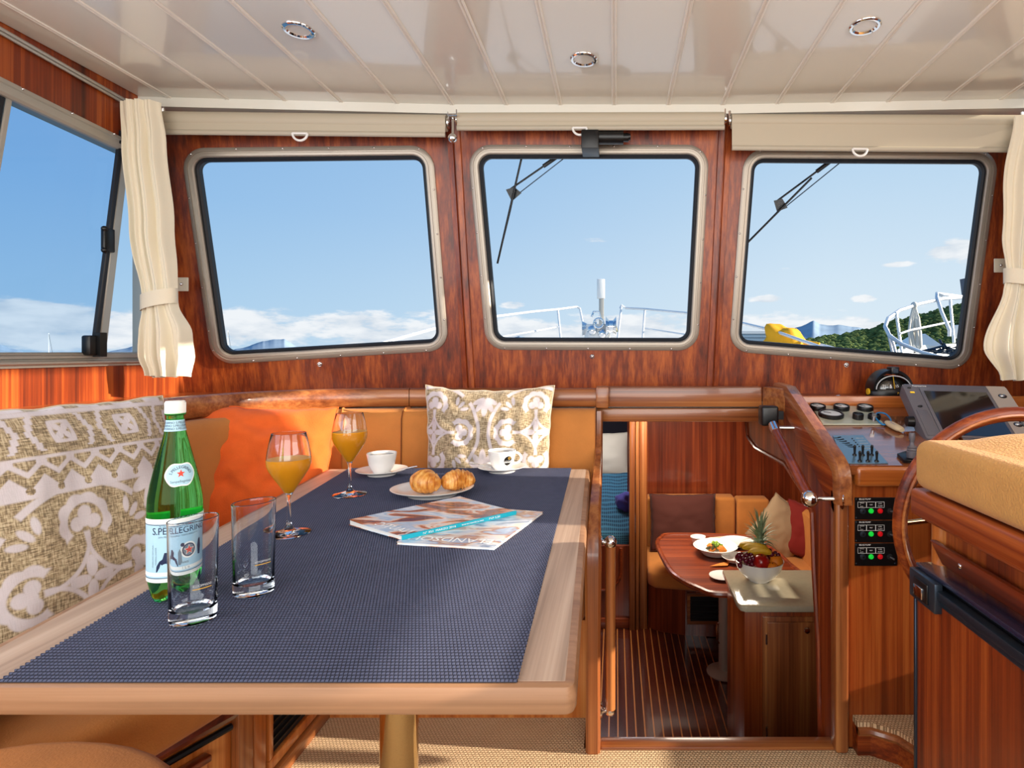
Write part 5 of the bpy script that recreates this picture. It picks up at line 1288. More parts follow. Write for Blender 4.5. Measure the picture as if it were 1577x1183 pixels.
q = [ondash(1282, 672), ondash(1329, 671.5), ondash(1368, 715), ondash(1300, 715)]
t = thing('switch_panel', 'blue-grey breaker switch panel with six black toggle switches on the dashboard', 'switch panel', tuple(q[3]))
bm = BM(); prism(bm, q, dN * .003); bev(bm, .0008, 1); mk('panel_plate', bm, 'switch_blue', t, wld=True)
for px, py in ((1316, 701), (1328.5, 701), (1342.5, 701), (1324, 710.5), (1336.5, 710.5), (1350, 710.5)):
    c = ondash(px, py, .003); bm = BM(); tube(bm, [c, c + dN * .004], [.0065, .005], 10); sw = mk('toggle_switch', bm, 'black', t, wld=True)
    bm = BM(); tube(bm, [c + dN * .003, c + dN * .026 + dU * .004], [.0026, .0042], 10); ball(bm, c + dN * .026 + dU * .004, .0042, n=8); mk('lever', bm, 'black', sw, wld=True)
for k in range(6):
    a, b = ondash(1284 + k * 4.2, 674.5 + k * 2.6, .0034), ondash(1294 + k * 4.5, 673 + k * 3.0, .0034)
    bm = BM(); m_ = a.lerp(b, .5) + dU * -.003; tube(bm, [a, m_, b], [.0012, .0026, .0042], 6, sq=.4); mk('breaker_mark', bm, 'black', t, wld=True)
for k in range(5):
    bm = BM(); ball(bm, ondash(1312.5 + k * 2.7, 675.5 + k * 3, .0036), .0022, n=8); mk('pilot_light', bm, 'black', t, wld=True)
    a, b = ondash(1318 + k * 3, 675 + k * 4, .0034), ondash(1330 + k * 3.4, 675 + k * 4, .0034); bm = BM(); tube(bm, [a, b], .0005, 4); mk('panel_line', bm, 'print_grey', t, wld=True)
# throttle joystick
t = thing('joystick', 'grey joystick lever on a square black base at the dashboard corner', 'joystick', tuple(ondash(1400, 708)))
c = ondash(1402, 707, .0); bm = BM(); prism(bm, [ondash(1381, 703, 0), ondash(1400, 697, 0), ondash(1425, 703, 0), ondash(1422, 714, 0), ondash(1392, 714, 0)], dN * .010); bev(bm, .002); mk('base_plate', bm, 'black', t, wld=True)
M_ = basis(ondash(1404.5, 705, .010), U_, V((0, dU.y, 0))); M_ = Matrix.Translation(ondash(1404.5, 705, .010))
bm = BM(); lathe(bm, [(.014, 0), (.0145, .002), (.0145, .018), (.0125, .020), (.0138, .023), (.0115, .027), (.0128, .030), (.0095, .034), (.0060, .038), (.0055, .046), (.0085, .056), (.0085, .068), (.0070, .071), (0, .0715)], 28, M=M_); mk('lever', bm, 'plotter_grey', t, wld=True)
# chart plotter
TL, TR, BL = P(1388, 590, 1.99), P(1549, 594, 1.955), P(1421, 673, 1.79)
u = (TR - TL).normalized(); vdn = (BL - TL); vdn = (vdn - u * vdn.dot(u)); Hh = vdn.length; vdn.normalize(); Wd = (TR - TL).length; nrm = u.cross(-vdn).normalized()
if nrm.y > 0: nrm = -nrm
o0 = TL
t = thing('chart_plotter', 'grey chart plotter with a dark tilted screen standing on the dashboard', 'chart plotter', tuple((TL + TR) / 2 + vdn * Hh))
def pq(a, b, h=0): return o0 + u * (a * Wd) + vdn * (b * Hh) + nrm * h
q2 = [V((0, 0)), V((Wd, 0)), V((Wd, Hh * 1.02)), V((0, Hh * 1.02))]
def pl2(p, h): return o0 + u * p.x + vdn * p.y + nrm * h
bm = BM(); L_ = lambda d, h: [pl2(p, h) for p in rquad(q2, .012, d, 5)]
vs = bridge(bm, [L_(-.012, -.05), L_(-.002, -.045), L_(0, -.012), L_(-.002, -.003), L_(-.008, 0)]); bm.faces.new(vs[0][::-1]); bm.faces.new(vs[-1]); mk('housing', bm, 'plotter_grey', t, wld=True, ang=30)
bm = BM(); prism(bm, [pq(.80, .025), pq(.975, .025), pq(.985, .06), pq(.985, .98), pq(.80, .98)], nrm * .0015); bev(bm, .0008, 1); bp_ = mk('button_panel', bm, 'plotter_silver', t, wld=True)
bm = BM(); prism(bm, [pq(.145, .10), pq(.79, .10), pq(.79, 1.0), pq(.145, 1.0)], nrm * .004); bev(bm, .002); mk('screen_bezel', bm, 'plotter_grey', t, wld=True)
bm = BM(); prism(bm, [pq(.175, .17, .004), pq(.76, .17, .004), pq(.76, .97, .004), pq(.175, .97, .004)], nrm * .001); mk('screen', bm, 'screen_glass', t, wld=True, smooth=False)
bm = BM(); prism(bm, [pq(.025, .52), pq(.125, .52), pq(.125, .97), pq(.025, .97)], nrm * .002); bev(bm, .001); mk('card_door', bm, 'plotter_grey', t, wld=True)
bm = BM(); ball(bm, pq(.075, .46, .002), .006, (1.4, .5, .7), 12); mk('power_key', bm, 'black', t, wld=True)
bm = BM(); ball(bm, pq(.055, .10, .001), .005, (1.4, .4, .8), 12); mk('light_sensor', bm, 'black', t, wld=True)
bm = BM(); prism(bm, [pq(.045, .175), pq(.085, .175), pq(.085, .20), pq(.045, .20)], nrm * .0018); mk('status_mark', bm, 'yellow', t, wld=True, smooth=False)
for a_, b_, r_ in ((.90, .22, .0095), (.86, .55, .0095), (.875, .74, .0095)):
    bm = BM(); ball(bm, pq(a_, b_, .0015), r_, (1.25, .8, .8), 16); k_ = mk('button', bm, 'brushed', bp_, wld=True)
    bm = BM(); tube(bm, [pq(a_, b_, .002) + u * (r_ * 1.3 * math.cos(x)) + vdn * (r_ * .95 * math.sin(x)) for x in [k / 20 * 2 * math.pi for k in range(20)]], .0014, 6, closed=True); mk('button_ring', bm, 'black', bp_, wld=True)
c = pq(.945, .72, .0015); bm = BM(); tube(bm, [c, c + nrm * .014], [.0145, .012], 24); mk('rotary_knob', bm, 'brushed', bp_, wld=True)
bm = BM(); tube(bm, [c + u * (.0155 * math.cos(x)) + vdn * (.0155 * math.sin(x)) for x in [k / 24 * 2 * math.pi for k in range(24)]], .002, 6, closed=True); mk('knob_ring', bm, 'black', bp_, wld=True)
text_mesh('maker_name', 'Raymarine', .011, basis(pq(.16, .055, .0006), u, -vdn), 'print_white', t, depth=.0001)
for a_, s_ in ((-.01, 1), (1.01, -1)):
    c = pq(a_, .62, -.03); bm = BM(); tube(bm, [c - u * .018 * s_, c + u * .006 * s_], [.016, .018], 20); mk('side_knob', bm, 'black', t, wld=True)
bm = BM(); a_, b_ = pq(.2, .85, -.05), pq(.8, .85, -.05); prism(bm, [V((a_.x, a_.y + .01, a_.z)), V((b_.x, b_.y + .01, b_.z)), V((b_.x, b_.y + .02, .855)), V((a_.x, a_.y + .02, .855))], V((0, .02, 0))); mk('bracket', bm, 'black', t, wld=True)
# compass on the shelf
Yk = 2.185; c = P(1368, 612, Yk); c.z = .958
t = thing('compass', 'black domed steering compass with yellow adjuster behind the chart plotter', 'compass', tuple(c))
r = 33 / F * Yk
bm = BM(); lathe(bm, [(r, 0), (r * 1.02, .006), (r * 1.0, .024), (r * .96, .028)], 40, c=c, sy=.62); bm.faces.ensure_lookup_table(); mk('base', bm, 'black', t, wld=True)
text_mesh('makers_mark', 'P', .012, basis(c + V((.012, -r * .64, .013)), V((1, 0, .0)), V((0, 0, 1))), 'gold_print', t, depth=.0002)
bm = BM(); lathe(bm, [(r * .80 * math.cos(k / 10 * math.pi / 2), .026 + r * .66 * math.sin(k / 10 * math.pi / 2)) for k in range(11)], 32, c=c, sy=.62); mk('glass_dome', bm, 'screen_glass', t, wld=True)
bm = BM(); rr = []
for k in range(25):
    a = math.pi * k / 24; rr.append([c + V((r * .96 * math.cos(a) * f, y_ * r, .024 + r * .98 * math.sin(a) * f)) for f, y_ in ((.84, -.50), (.96, -.52), (1.0, -.30), (1.0, .30), (.86, .30))])
bridge(bm, rr, closed=False); mk('hood', bm, 'black', t, wld=True)
bm = BM(); tube(bm, [c + V((r * .8 * math.cos(a), -r * .50 - .003, .028 + r * .62 * math.sin(a))) for a in [k / 20 * math.pi for k in range(21)]], .0022, 6); mk('card_scale', bm, 'print_grey', t, wld=True)
for k, s_ in enumerate(('21', 'S', '15', '12')):
    text_mesh('card_number', s_, .014, basis(c + V((-.036 + k * .024, -r * .53, .040)), V((1, 0, 0)), V((0, .2, 1))), 'print_white', t, depth=.0002)
bm = BM(); tube(bm, [c + V((.002, -r * .56, .030)), c + V((.002, -r * .40, .030 + r * .66))], .0012, 6); mk('lubber_line', bm, 'yellow', t, wld=True)
bm = BM(); k0 = c + V((.004, -r * .45, .024 + r * .98)); box(bm, k0.x - .015, k0.x + .015, k0.y - .012, k0.y + .03, k0.z - .020, k0.z + .008); bev(bm, .003); mk('lamp_hood', bm, 'black', t, wld=True)
bm = BM(); box(bm, k0.x - .009, k0.x + .009, k0.y - .0135, k0.y - .011, k0.z - .014, k0.z + .002); mk('lamp_window', bm, 'gunmetal', t, wld=True)
bm = BM(); tube(bm, [c + V((-r * 1.03, -.01, .018)), c + V((-r * .96, -.01, .018))], .012, 16); mk('adjuster', bm, 'yellow', t, wld=True)
p_ = P(1291, 613, 2.17); t = thing('deck_screw', 'tiny steel fitting on the shelf edge above the gauge panel', 'fitting', (p_.x, p_.y, .957)); bm = BM(); ball(bm, (p_.x, p_.y, .960), .007, (1.3, 1, .5), 10); mk('screw_head', bm, 'chrome', t, wld=True)
# ================================================================ LOWER CABIN FURNITURE
ZL = .87
# galley counter
YC0, YC1 = 2.52, 2.95
t = thing('galley_cabinet', 'mahogany galley cabinet with a panelled door and chrome knob under the stone counter', 'cabinet', (1.0, 2.73, ZF))
mk('body', bbox_bm(.575, 1.49, YC0 + .02, YC1 - .02, ZF, -.03, .006), 'consw', t, wld=True)
def front(px0, py0, px1, py1, Y, th): a, b = P(px0, py1, Y), P(px1, py0, Y); return a.x, b.x, Y - th, Y + .004, a.z, b.z
z_b = -.84; xa = P(1174, 0, 2.54).x; zt_ = P(0, 949, 2.54).z
fr = mk('door_frame', bbox_bm(xa, 1.10, 2.532, 2.542, z_b, zt_, .003), 'trimZ', t, wld=True)
xb = P(1181, 0, 2.535).x; zt2 = P(0, 957, 2.535).z
dd = mk('door', bbox_bm(xb, 1.07, 2.522, 2.536, z_b + .04, zt2, .003), 'trimZ', t, wld=True)
kc = P(1240.5, 968, 2.515); bm = BM(); lathe(bm, [(.006, 0), (.005, .008), (.011, .014), (.0135, .020), (.011, .025), (0, .027)], 20, M=Matrix.Rotation(R(90), 4, 'X'), c=kc); mk('knob', bm, 'chrome', dd, wld=True)
for py in (985, 1128):
    hc = P(1180.5, py, 2.525); bm = BM(); tube(bm, [hc + V((0, 0, -.022)), hc + V((0, 0, .022))], .004, 8); mk('hinge', bm, 'brushed', dd, wld=True)
ct = [(.553, YC1), (.548, YC0 + .05), (.556, YC0 + .015), (.578, YC0), (1.49, YC0), (1.49, YC1)]
bm = BM(); prism(bm, [V((x, y, -.028)) for x, y in ct], (0, 0, .028)); bev(bm, .007, 3); w_ = mk('galley_worktop', bm, 'stone_top', wld=True); tag(w_, 'polished cream stone worktop under the fruit bowl', 'worktop')
# lower settee
t = thing('corner_settee', 'tan suede corner settee around the low saloon table', 'settee', (.8, 4.4, ZF))
def zt_at(py, Y): return H + (CY - py) / F * Y
for x0, x1 in ((P(996, 0, 4.62).x, P(1132.5, 0, 4.62).x), (P(1134.5, 0, 4.62).x, 1.25)):
    mk('back_cushion', bbox_bm(x0, x1, 4.60, 4.76, -.46, -.045 if x1 < 1.2 else -.06, .025, 3), 'suede_tan', t, wld=True, ang=70)
bm = BM(); pts = [V((1.25, 4.60)), V((1.36, 4.50)), V((1.42, 4.35)), V((1.44, 3.6))]; sweep2(bm, pts, [(.0, -.46), (0, -.09), (-.03, -.065), (-.08, -.065), (-.08, -.46)]); mk('back_cushion', bm, 'suede_tan', t, wld=True)
sc_ = [(.235, 4.72), (.235, 4.12), (.27, 4.06), (.42, 4.03), (.60, 4.00), (.80, 3.95), (.95, 3.55), (1.48, 3.5), (1.48, 4.72)]
pad('seat_cushion', sc_, -.56, -.44, par=t, w=.03)
bw = [(.24, 4.74), (.24, 4.20), (.33, 4.13), (.50, 4.08), (.70, 4.06), (.86, 4.05), (1.0, 3.62), (1.48, 3.58), (1.48, 4.74)]
bm = BM(); prism(bm, [V((x, y, ZF)) for x, y in bw], (0, 0, .345)); mk('seat_base', bm, 'darkwZ', t, wld=True, smooth=False)
# louvred vent on the seat base
def vb(px0, py0, px1, py1, m, nm, y, th, par):
    a, b = P(px0, py1, y), P(px1, py0, y); bm = BM(); box(bm, a.x, b.x, y - th, y, a.z, b.z); bev(bm, .002, 1); return mk(nm, bm, m, par, wld=True)
v_ = vb(1058, 914, 1118, 961, 'trimX', 'vent_frame', 4.06, .012, t); vb(1063, 918.5, 1112, 956, 'black_matte', 'vent_opening', 4.05, .004, v_)
for k in range(8): vb(1063, 921.5 + k * 4.6, 1112, 924 + k * 4.6, 'black' if k % 2 else 'black_matte', 'louvre_slat', 4.044, .008, v_)
# cushions
def low_pillow(label, px, pyb, Y, w, h, yaw, tilt, roll, m, seed):
    c = P(px, pyb, Y); c.z = max(c.z, -.432); return pillow('throw_pillow', label, 'cushion', w, h, .13, tuple(c), yaw, tilt, m, 26, roll=roll, seed=seed, pinch=.05)
low_pillow('dark brown cushion at the left end of the lower settee', 1053, 862, 4.47, .53, .44, 0, -12, 0, 'brown_cloth', 11)
o = low_pillow('taupe cushion standing on its corner behind the pineapple', 1198, 860, 4.40, .40, .40, -8, -10, 38, 'taupe_cloth', 12); o.location.x += .0; o.location.z = -.40; o.location.x = P(1180, 0, 4.4).x
o = low_pillow('dark red cushion behind the taupe cushion at the settee corner', 1240, 870, 4.30, .42, .40, -35, -12, 8, 'red_cloth', 13)
# low table
tpx = [(1013, 838), (1018, 826), (1038, 821), (1153, 825), (1183, 838), (1215, 866), (1252, 906), (1115, 912), (1076, 903), (1046, 888), (1030, 872)]
ZTL = -.18; tw = [onz(a, b, ZTL) for a, b in tpx]
def smooth_loop(pts, n=5):
    out = []; m = len(pts)
    for i in range(m):
        p0, p1, p2, p3 = pts[i - 1], pts[i], pts[(i + 1) % m], pts[(i + 2) % m]
        for k in range(n):
            f = k / n; out.append(.5 * ((2 * p1) + (p2 - p0) * f + (2 * p0 - 5 * p1 + 4 * p2 - p3) * f * f + (3 * p1 - p0 - 3 * p2 + p3) * f ** 3) * 1.0)
    return out
tw = smooth_loop(tw)
t = thing('saloon_table', 'dark polished mahogany saloon table with a raised rim and steel pedestal foot', 'table', (.68, 3.62, ZF))
bm = BM(); prism(bm, [p + V((0, 0, -.032)) for p in tw], (0, 0, .026)); mk('tabletop', bm, 'darkwX', t, wld=True, smooth=False)
bm = BM(); tube(bm, [p + V((0, 0, -.013)) for p in tw], .017, 8, closed=True); mk('rim', bm, 'darkwX', t, wld=True)
bm = BM(); lathe(bm, [(.11, 0), (.112, .006), (.10, .012), (.04, .022), (.036, .05), (.036, .69), (.06, .70)], 36, c=(.69, 3.61, ZF)); mk('pedestal', bm, 'alu_soft', t, wld=True)
bm = BM(); c = V((.655, 3.60, -.64)); tube(bm, [c + V((.03, 0, .055)), c + V((-.012, 0, .055)), c + V((-.014, 0, .04)), c + V((-.012, 0, -.05)), c + V((.0, 0, -.07)), c + V((.03, 0, -.072))], .006, 8); mk('pedestal_lever', bm, 'chrome', t, wld=True)
# berth
t = thing('berth', 'berth mattress seen through the narrow doorway', 'bed', (-.2, 5.0, ZF))
mk('bed_base', bbox_bm(-.575, .195, 4.27, 5.72, ZF, -.38, .01), 'darkwX', t, wld=True); mk('mattress', bbox_bm(-.57, .19, 4.28, 5.70, -.375, -.24, .04, 3), 'cream_cloth', t, wld=True)
bm = BM(); rows = []
for j in range(24):
    s = j / 23; y = 4.262 + (5.25 - 4.262) * max(0, (s - .2) / .8); z = -.345 + .5 * min(s, .2) / .2 * .22 + max(0, s - .2) * .32
    rows.append([V((-.56 + .74 * i / 20, y + .008 * math.sin(i * 1.1), z + .014 * noise.noise(V((i * .35, j * .4, 2))))) for i in range(21)])
bridge(bm, rows, ring=False); bmesh.ops.solidify(bm, geom=bm.faces[:], thickness=.012); tag(mk('blanket', bm, 'waffle', wld=True, ang=180), 'blue waffle weave blanket spread over the berth', 'blanket')
o = pillow('bed_pillow', 'large pale cream bed pillow standing at the head of the berth', 'pillow', .70, .46, .16, (-.20, 5.32, -.05), 0, -28, 'pillow_white', 26, seed=20)
bm = BM(); ball(bm, (0, 0, 0), 1, n=32)
for v in bm.verts:
    v.co = V((v.co.x * .085, v.co.y * .07, v.co.z * .075)); v.co *= 1 + .35 * noise.noise(v.co * 22) + .15 * noise.noise(v.co * 60)
    v.co += P(965, 772, 4.62)
tag(mk('crumpled_towel', bm, 'purple_cloth', wld=True, ang=180), 'crumpled purple cloth on the blue blanket', 'towel')
# ---- things on the low table
def on_tbl(px, py): return onz(px, py, ZTL)
def dish(name, label, cat, px, py, r, prof, m='china', z=None, grp=None):
    p = on_tbl(px, py) if z is None else onz(px, py, z); t = thing(name, label, cat, (p.x, p.y, (ZTL if z is None else z) + .0005), 0, grp); bm = BM(); lathe(bm, [(a * r, b * r) for a, b in prof], 40); mk('dish', bm, m, t); return t, p
flat = [(0, .06), (.6, .05), (.64, 0), (.7, 0), (.74, .05), (1, .14), (1, .17), (.72, .10), (0, .09)]
deep_ = [(0, .06), (.5, .05), (.54, 0), (.6, 0), (.64, .05), (.95, .33), (1, .36), (.97, .37), (.90, .33), (.6, .12), (0, .10)]
sd, sp_ = dish('salad_plate', 'deep white plate of green salad on the low table', 'plate', 1102, 852, .145, deep_)
random.seed(3)
def leafbm(r, m):
    bm = BM(); ball(bm, (0, 0, 0), 1, n=12)
    for v in bm.verts: v.co = V((v.co.x * r, v.co.y * r * .8, v.co.z * r * .5)); v.co *= 1 + .6 * noise.noise(v.co * 90)
    return bm
sal = thing('salad', 'heap of dark and green salad leaves in the deep white plate', 'salad', (sp_.x, sp_.y, ZTL + .02))
for k in range(16):
    a, r_ = random.random() * 6.28, random.random() * .055; bm = leafbm(random.uniform(.018, .03), None); o = mk('salad_leaf', bm, random.choice(['lettuce', 'salad_dark', 'salad_dark', 'lettuce', 'napkin_orange']), sal); o.location = (r_ * math.cos(a), r_ * math.sin(a), .012 + .03 * (1 - r_ / .055) * random.random() + .006); o.rotation_euler = (random.random(), random.random(), random.random() * 6)
dish('dinner_plate', 'flat white plate at the far side of the low table', 'plate', 1134, 838, .12, flat)
dish('side_plate', 'small white plate half hidden behind the fruit bowl', 'plate', 1132, 864, .085, deep_)
dish('side_plate', 'small white plate beside the corner of the stone worktop', 'plate', 1112, 889, .075, flat)
cu, cp = dish('small_cup', 'small white cup on the low table beside the salad plate', 'cup', 1075, 838, .052, [(0, .06), (.55, 0), (.62, 0), (.80, .35), (1, 1.0), (.96, 1.0), (.75, .35), (.5, .1), (0, .1)])
p = on_tbl(1108, 833); bm = BM(); prism(bm, [V((p.x - .12, p.y - .04, ZTL)), V((p.x + .09, p.y - .01, ZTL)), V((p.x + .07, p.y + .09, ZTL)), V((p.x - .06, p.y + .06, ZTL))], (0, 0, .006)); bev(bm, .002); tag(mk('folded_napkin', bm, 'linen_back', wld=True), 'folded pale napkin with cutlery beyond the salad plate', 'napkin')
t = thing('fork', 'steel fork lying on the folded pale napkin', 'fork', (p.x - .02, p.y, ZTL + .007)); bm = BM(); tube(bm, [(-.11, -.02, .003), (.05, .02, .003), (.09, .03, .004)], [.003, .002, .007], 8, sq=.4); mk('fork_body', bm, 'chrome', t)
p = on_tbl(1110, 871); bm = BM(); prism(bm, [V((p.x - .07, p.y - .02, ZTL)), V((p.x + .04, p.y - .01, ZTL)), V((p.x + .07, p.y + .06, ZTL)), V((p.x - .0, p.y + .03, ZTL))], (0, 0, .004)); tag(mk('paper_napkin', bm, 'napkin_orange', wld=True), 'small orange napkin on the low table beside the fruit bowl', 'napkin')
# ---- fruit bowl on the stone worktop
pb_ = onz(1169, 893, 0); Rb = .120
fb = thing('fruit_bowl', 'white china bowl heaped with fruit on the stone worktop', 'bowl', (pb_.x, pb_.y, .0005))
bm = BM(); lathe(bm, [(0, .006), (.040, .005), (.043, 0), (.050, 0), (.053, .006), (.082, .026), (.106, .058), (.120, .100), (.1175, .1015), (.102, .060), (.078, .031), (.045, .013), (0, .012)], 56); mk('bowl_shell', bm, 'china', fb)
def fruit(name, label, cat, dx, dy, z, r, m, sc=(1, 1, 1), grp=None):
    t = thing(name, label, cat, (pb_.x + dx, pb_.y + dy, z), 0, grp); bm = BM(); ball(bm, (0, 0, 0), r, sc, 28)
    for v in bm.verts:
        d = math.hypot(v.co.x, v.co.y) / r; v.co.z -= (.35 * r * math.exp(-(d / .28) ** 2)) * (1 if v.co.z > 0 else -.4)
    mk('fruit_body', bm, m, t); bm = BM(); tube(bm, [(0, 0, r * .6 * sc[2]), (.003, 0, r * .95 * sc[2])], .0018, 6); mk('fruit_stem', bm, 'stem_brown', t); return t
fruit('apple', 'red apple at the front of the fruit bowl', 'apple', -.003, -.055, .108, .040, 'apple')
fruit('orange', 'whole orange at the right side of the fruit bowl', 'orange', .075, -.025, .098, .036, 'orange_fruit', grp='oranges in the fruit bowl')
fruit('orange', 'smaller orange low against the front rim beside the apple', 'orange', .045, -.075, .088, .026, 'orange_fruit', grp='oranges in the fruit bowl')
fruit('orange', 'orange buried under the bananas in the bowl', 'orange', .02, .045, .10, .034, 'orange_fruit', grp='oranges in the fruit bowl')
def grapes(label, dx, dy, z, n, sx, sy, sz, seed):
    t = thing('grape_bunch', label, 'grapes', (pb_.x + dx, pb_.y + dy, z), 0, 'grape bunches in the fruit bowl'); random.seed(seed); bm = BM(); ball(bm, (0, 0, 0), .0125, (1, 1, 1.12), 14); first = mk('grape', bm, 'grape', t); pts = []
    for k in range(n):
        for _ in range(60):
            p = V((random.uniform(-sx, sx), random.uniform(-sy, sy), random.uniform(-sz, sz)))
            if all((p - q).length > .019 for q in pts): break
        pts.append(p); o = first if k == 0 else mk('grape', None, None, t, me=first.data); o.location = p
    bm = BM(); tube(bm, [(0, 0, 0), (.012, -.01, -.02), (.02, -.015, -.035)], .0018, 6); mk('stalk', bm, 'lettuce', t)
grapes('dark red grapes spilling over the near left rim of the bowl', -.075, -.035, .112, 16, .035, .035, .026, 5)
grapes('dark red grapes beside the apple under the banana', .055, .0, .122, 11, .035, .03, .016, 8)
def banana(label, dx, dy, z, L_, rz, seed):
    t = thing('banana', label, 'banana', (pb_.x + dx, pb_.y + dy, z), rz, 'bananas on top of the fruit bowl'); bm = BM(); n = 18
    pts = [V((math.sin(s) * L_ * .8, 0, math.cos(s) * L_ * .45 - L_ * .45)) for s in [(-1 + 2 * k / n) * .85 for k in range(n + 1)]]
    rr = [.0045 + .0135 * (1 - abs(-1 + 2 * k / n) ** 3.5) for k in range(n + 1)]; tube(bm, pts, rr, 8); mk('banana_body', bm, 'banana', t, ang=30)
    bm = BM(); tube(bm, [pts[0], pts[0] + (pts[0] - pts[1]) * 1.3], .0042, 7); mk('banana_stem', bm, 'stem_brown', t)
banana('banana lying across the front of the fruit heap', .0, -.02, .152, .095, R(-8), 1)
banana('banana lying behind the front one in the bowl', -.015, .01, .162, .105, R(-14), 2)
banana('banana reaching over the left rim of the bowl', -.045, .03, .160, .080, R(-30), 3)
pa_ = thing('pineapple', 'pineapple with a spiky grey-green crown behind the bananas', 'pineapple', (pb_.x + .025, pb_.y + .075, .045))
bm = BM(); ball(bm, (0, 0, .055), .048, (1, 1, 1.2), 32); mk('pineapple_body', bm, 'pine_body', pa_)
# crown: individual leaves sharing a few meshes
def leaf_mesh(L_, wd2, curve):
    bm = BM(); rows = []
    for k in range(8):
        s = k / 7; w2 = wd2 * (1 - s) ** .7 * (1 if s > .05 else .8) + .0006; z = L_ * (s - curve * .25 * s * s); y = -curve * L_ * .5 * s * s
        rows.append([V((-w2, y - .25 * w2, z)), V((0, y + .1 * w2, z)), V((w2, y - .25 * w2, z))])
    bridge(bm, rows, ring=False); bmesh.ops.solidify(bm, geom=bm.faces[:], thickness=.0012); return bm
lm = [mk('crown_leaf', leaf_mesh(L_, w2, cv), 'pine_leaf', pa_) for L_, w2, cv in ((.085, .0085, 1.3), (.10, .008, .8), (.125, .0075, .35))]
random.seed(11)
k = 0
for tier, (nl_, zt0, el, src, rr_) in enumerate(((9, .108, 58, 0, .016), (9, .122, 46, 0, .014), (8, .136, 36, 1, .012), (8, .150, 27, 1, .010), (7, .164, 18, 2, .008), (5, .176, 8, 2, .005))):
    for i in range(nl_):
        a = i / nl_ * 2 * math.pi + tier * .4 + random.uniform(-.1, .1)
        o = lm[src] if (lm[src].get('used') is None and not lm[src].get('used')) else mk('crown_leaf', None, None, pa_, me=lm[src].data)
        if o is lm[src]: o['used'] = 1
        e_ = R(el + random.uniform(-6, 6)); o.location = (rr_ * math.cos(a), rr_ * math.sin(a), zt0); o.rotation_euler = (e_, 0, a + math.pi / 2)
for o in lm:
    if 'used' in o: del o['used']
bm = BM(); tube(bm, [(0, 0, .10), (0, 0, .185)], [.018, .008], 10); mk('crown_core', bm, 'pine_leaf', pa_)
# ================================================================ OUTSIDE
# wipers ---------------------------------------------------------------------
def rod(par, pts, r, m, nm, n=8): bm = BM(); tube(bm, pts, r, n); return mk(nm, bm, m, par, wld=True)
def outp(pl, px, py, d=-.06): return onp(px, py, pl.o + pl.n * d, pl.n)
def wiper(pl, label, blade, pivot, arm, rodl, tri):
    t = thing('wiper', label, 'wiper', tuple(outp(pl, *pivot)), 0, 'windscreen wipers')
    W = lambda p, d=-.06: outp(pl, p[0], p[1], d)
    rod(t, [W(arm[0], -.09), W(arm[1], -.09)], .004, 'black', 'arm'); rod(t, [W(arm[1], -.09).lerp(W(arm[0], -.09), .02), W(arm[1], -.09).lerp(W(arm[0], -.09), .36)], .0085, 'black', 'arm_sleeve')
    rod(t, [W(rodl[0], -.085), W(rodl[1], -.085)], .0022, 'gunmetal', 'link_rod')
    b = rod(t, [W(blade[0]), W(blade[1])], .0042, 'black', 'blade'); a, c = W(blade[0], -.07), W(blade[1], -.07)
    rod(b, [a.lerp(c, .12), a.lerp(c, .5) - pl.n * .012, a.lerp(c, .88)], .0036, 'gunmetal', 'blade_bridge')
    bm = BM(); prism(bm, [W(p, -.08) for p in tri], pl.n * -.006); mk('pivot_plate', bm, 'black', t, wld=True)
wiper(plC, 'black windscreen wiper hanging in the middle window', ((804, 240), (766, 406)), (789, 298), ((785, 292), (866, 236)), ((790, 305), (880, 235)), [(779, 292), (792, 288), (803, 297), (788, 310)])
wiper(plR, 'black windscreen wiper lying diagonally across the window above the dashboard', ((1250, 274), (1149, 376)), (1203, 316), ((1196, 310), (1293, 238)), ((1208, 320), (1308, 239)), [(1192, 309), (1205, 306), (1213, 320), (1197, 326)])
t = thing('wiper_motor', 'black wiper motor box with a cylindrical housing above the middle window', 'wiper motor', tuple(P(930, 212, 2.15)))
a, b = P(895, 228, 2.09), P(922, 199, 2.09); bm = BM(); box(bm, a.x, b.x, 2.09, 2.19, a.z, b.z); bev(bm, .004); mk('gear_box', bm, 'black', t, wld=True)
bm = BM(); tube(bm, [P(920, 212, 2.13), P(960, 212, 2.13)], .025, 24); tube(bm, [P(958, 212, 2.13), P(968, 212, 2.13)], .016, 16); mk('motor_housing', bm, 'black', t, wld=True)
bm = BM(); tube(bm, [P(968, 211, 2.13), P(971, 211, 2.13)], .012, 12); mk('end_lug', bm, 'black', t, wld=True)
# ---- bow pulpit
r_ = .0125
def rail(name, label, cat, lines, r=.0125, m='steel_rail', posts=()):
    t = thing(name, label, cat, tuple(P(*lines[0][0]))); 
    for k, L_ in enumerate(lines): rod(t, [P(*q) for q in L_], r if k == 0 else r * .7, m, 'top_rail' if k == 0 else 'guard_wire')
    for a_, b_ in posts: rod(t, [P(*a_), P(*b_)], r * .9, m, 'stanchion')
    return t
rail('pulpit_rail', 'stainless bow rail sweeping toward the left window', 'railing', [[(580, 531, 3.8), (640, 514, 4.1), (690, 500, 4.5), (757, 488, 5.0), (820, 480, 5.6), (862, 476, 6.0), (888, 472.5, 6.2), (893, 475, 6.2)], [(735, 525, 5.0), (830, 509, 5.6), (862, 503, 6.0)]],
     posts=[((893, 475, 6.2), (905, 534, 6.0)), ((859, 476.5, 6.0), (867, 556, 5.8)), ((680, 503, 4.4), (684, 600, 4.4))])
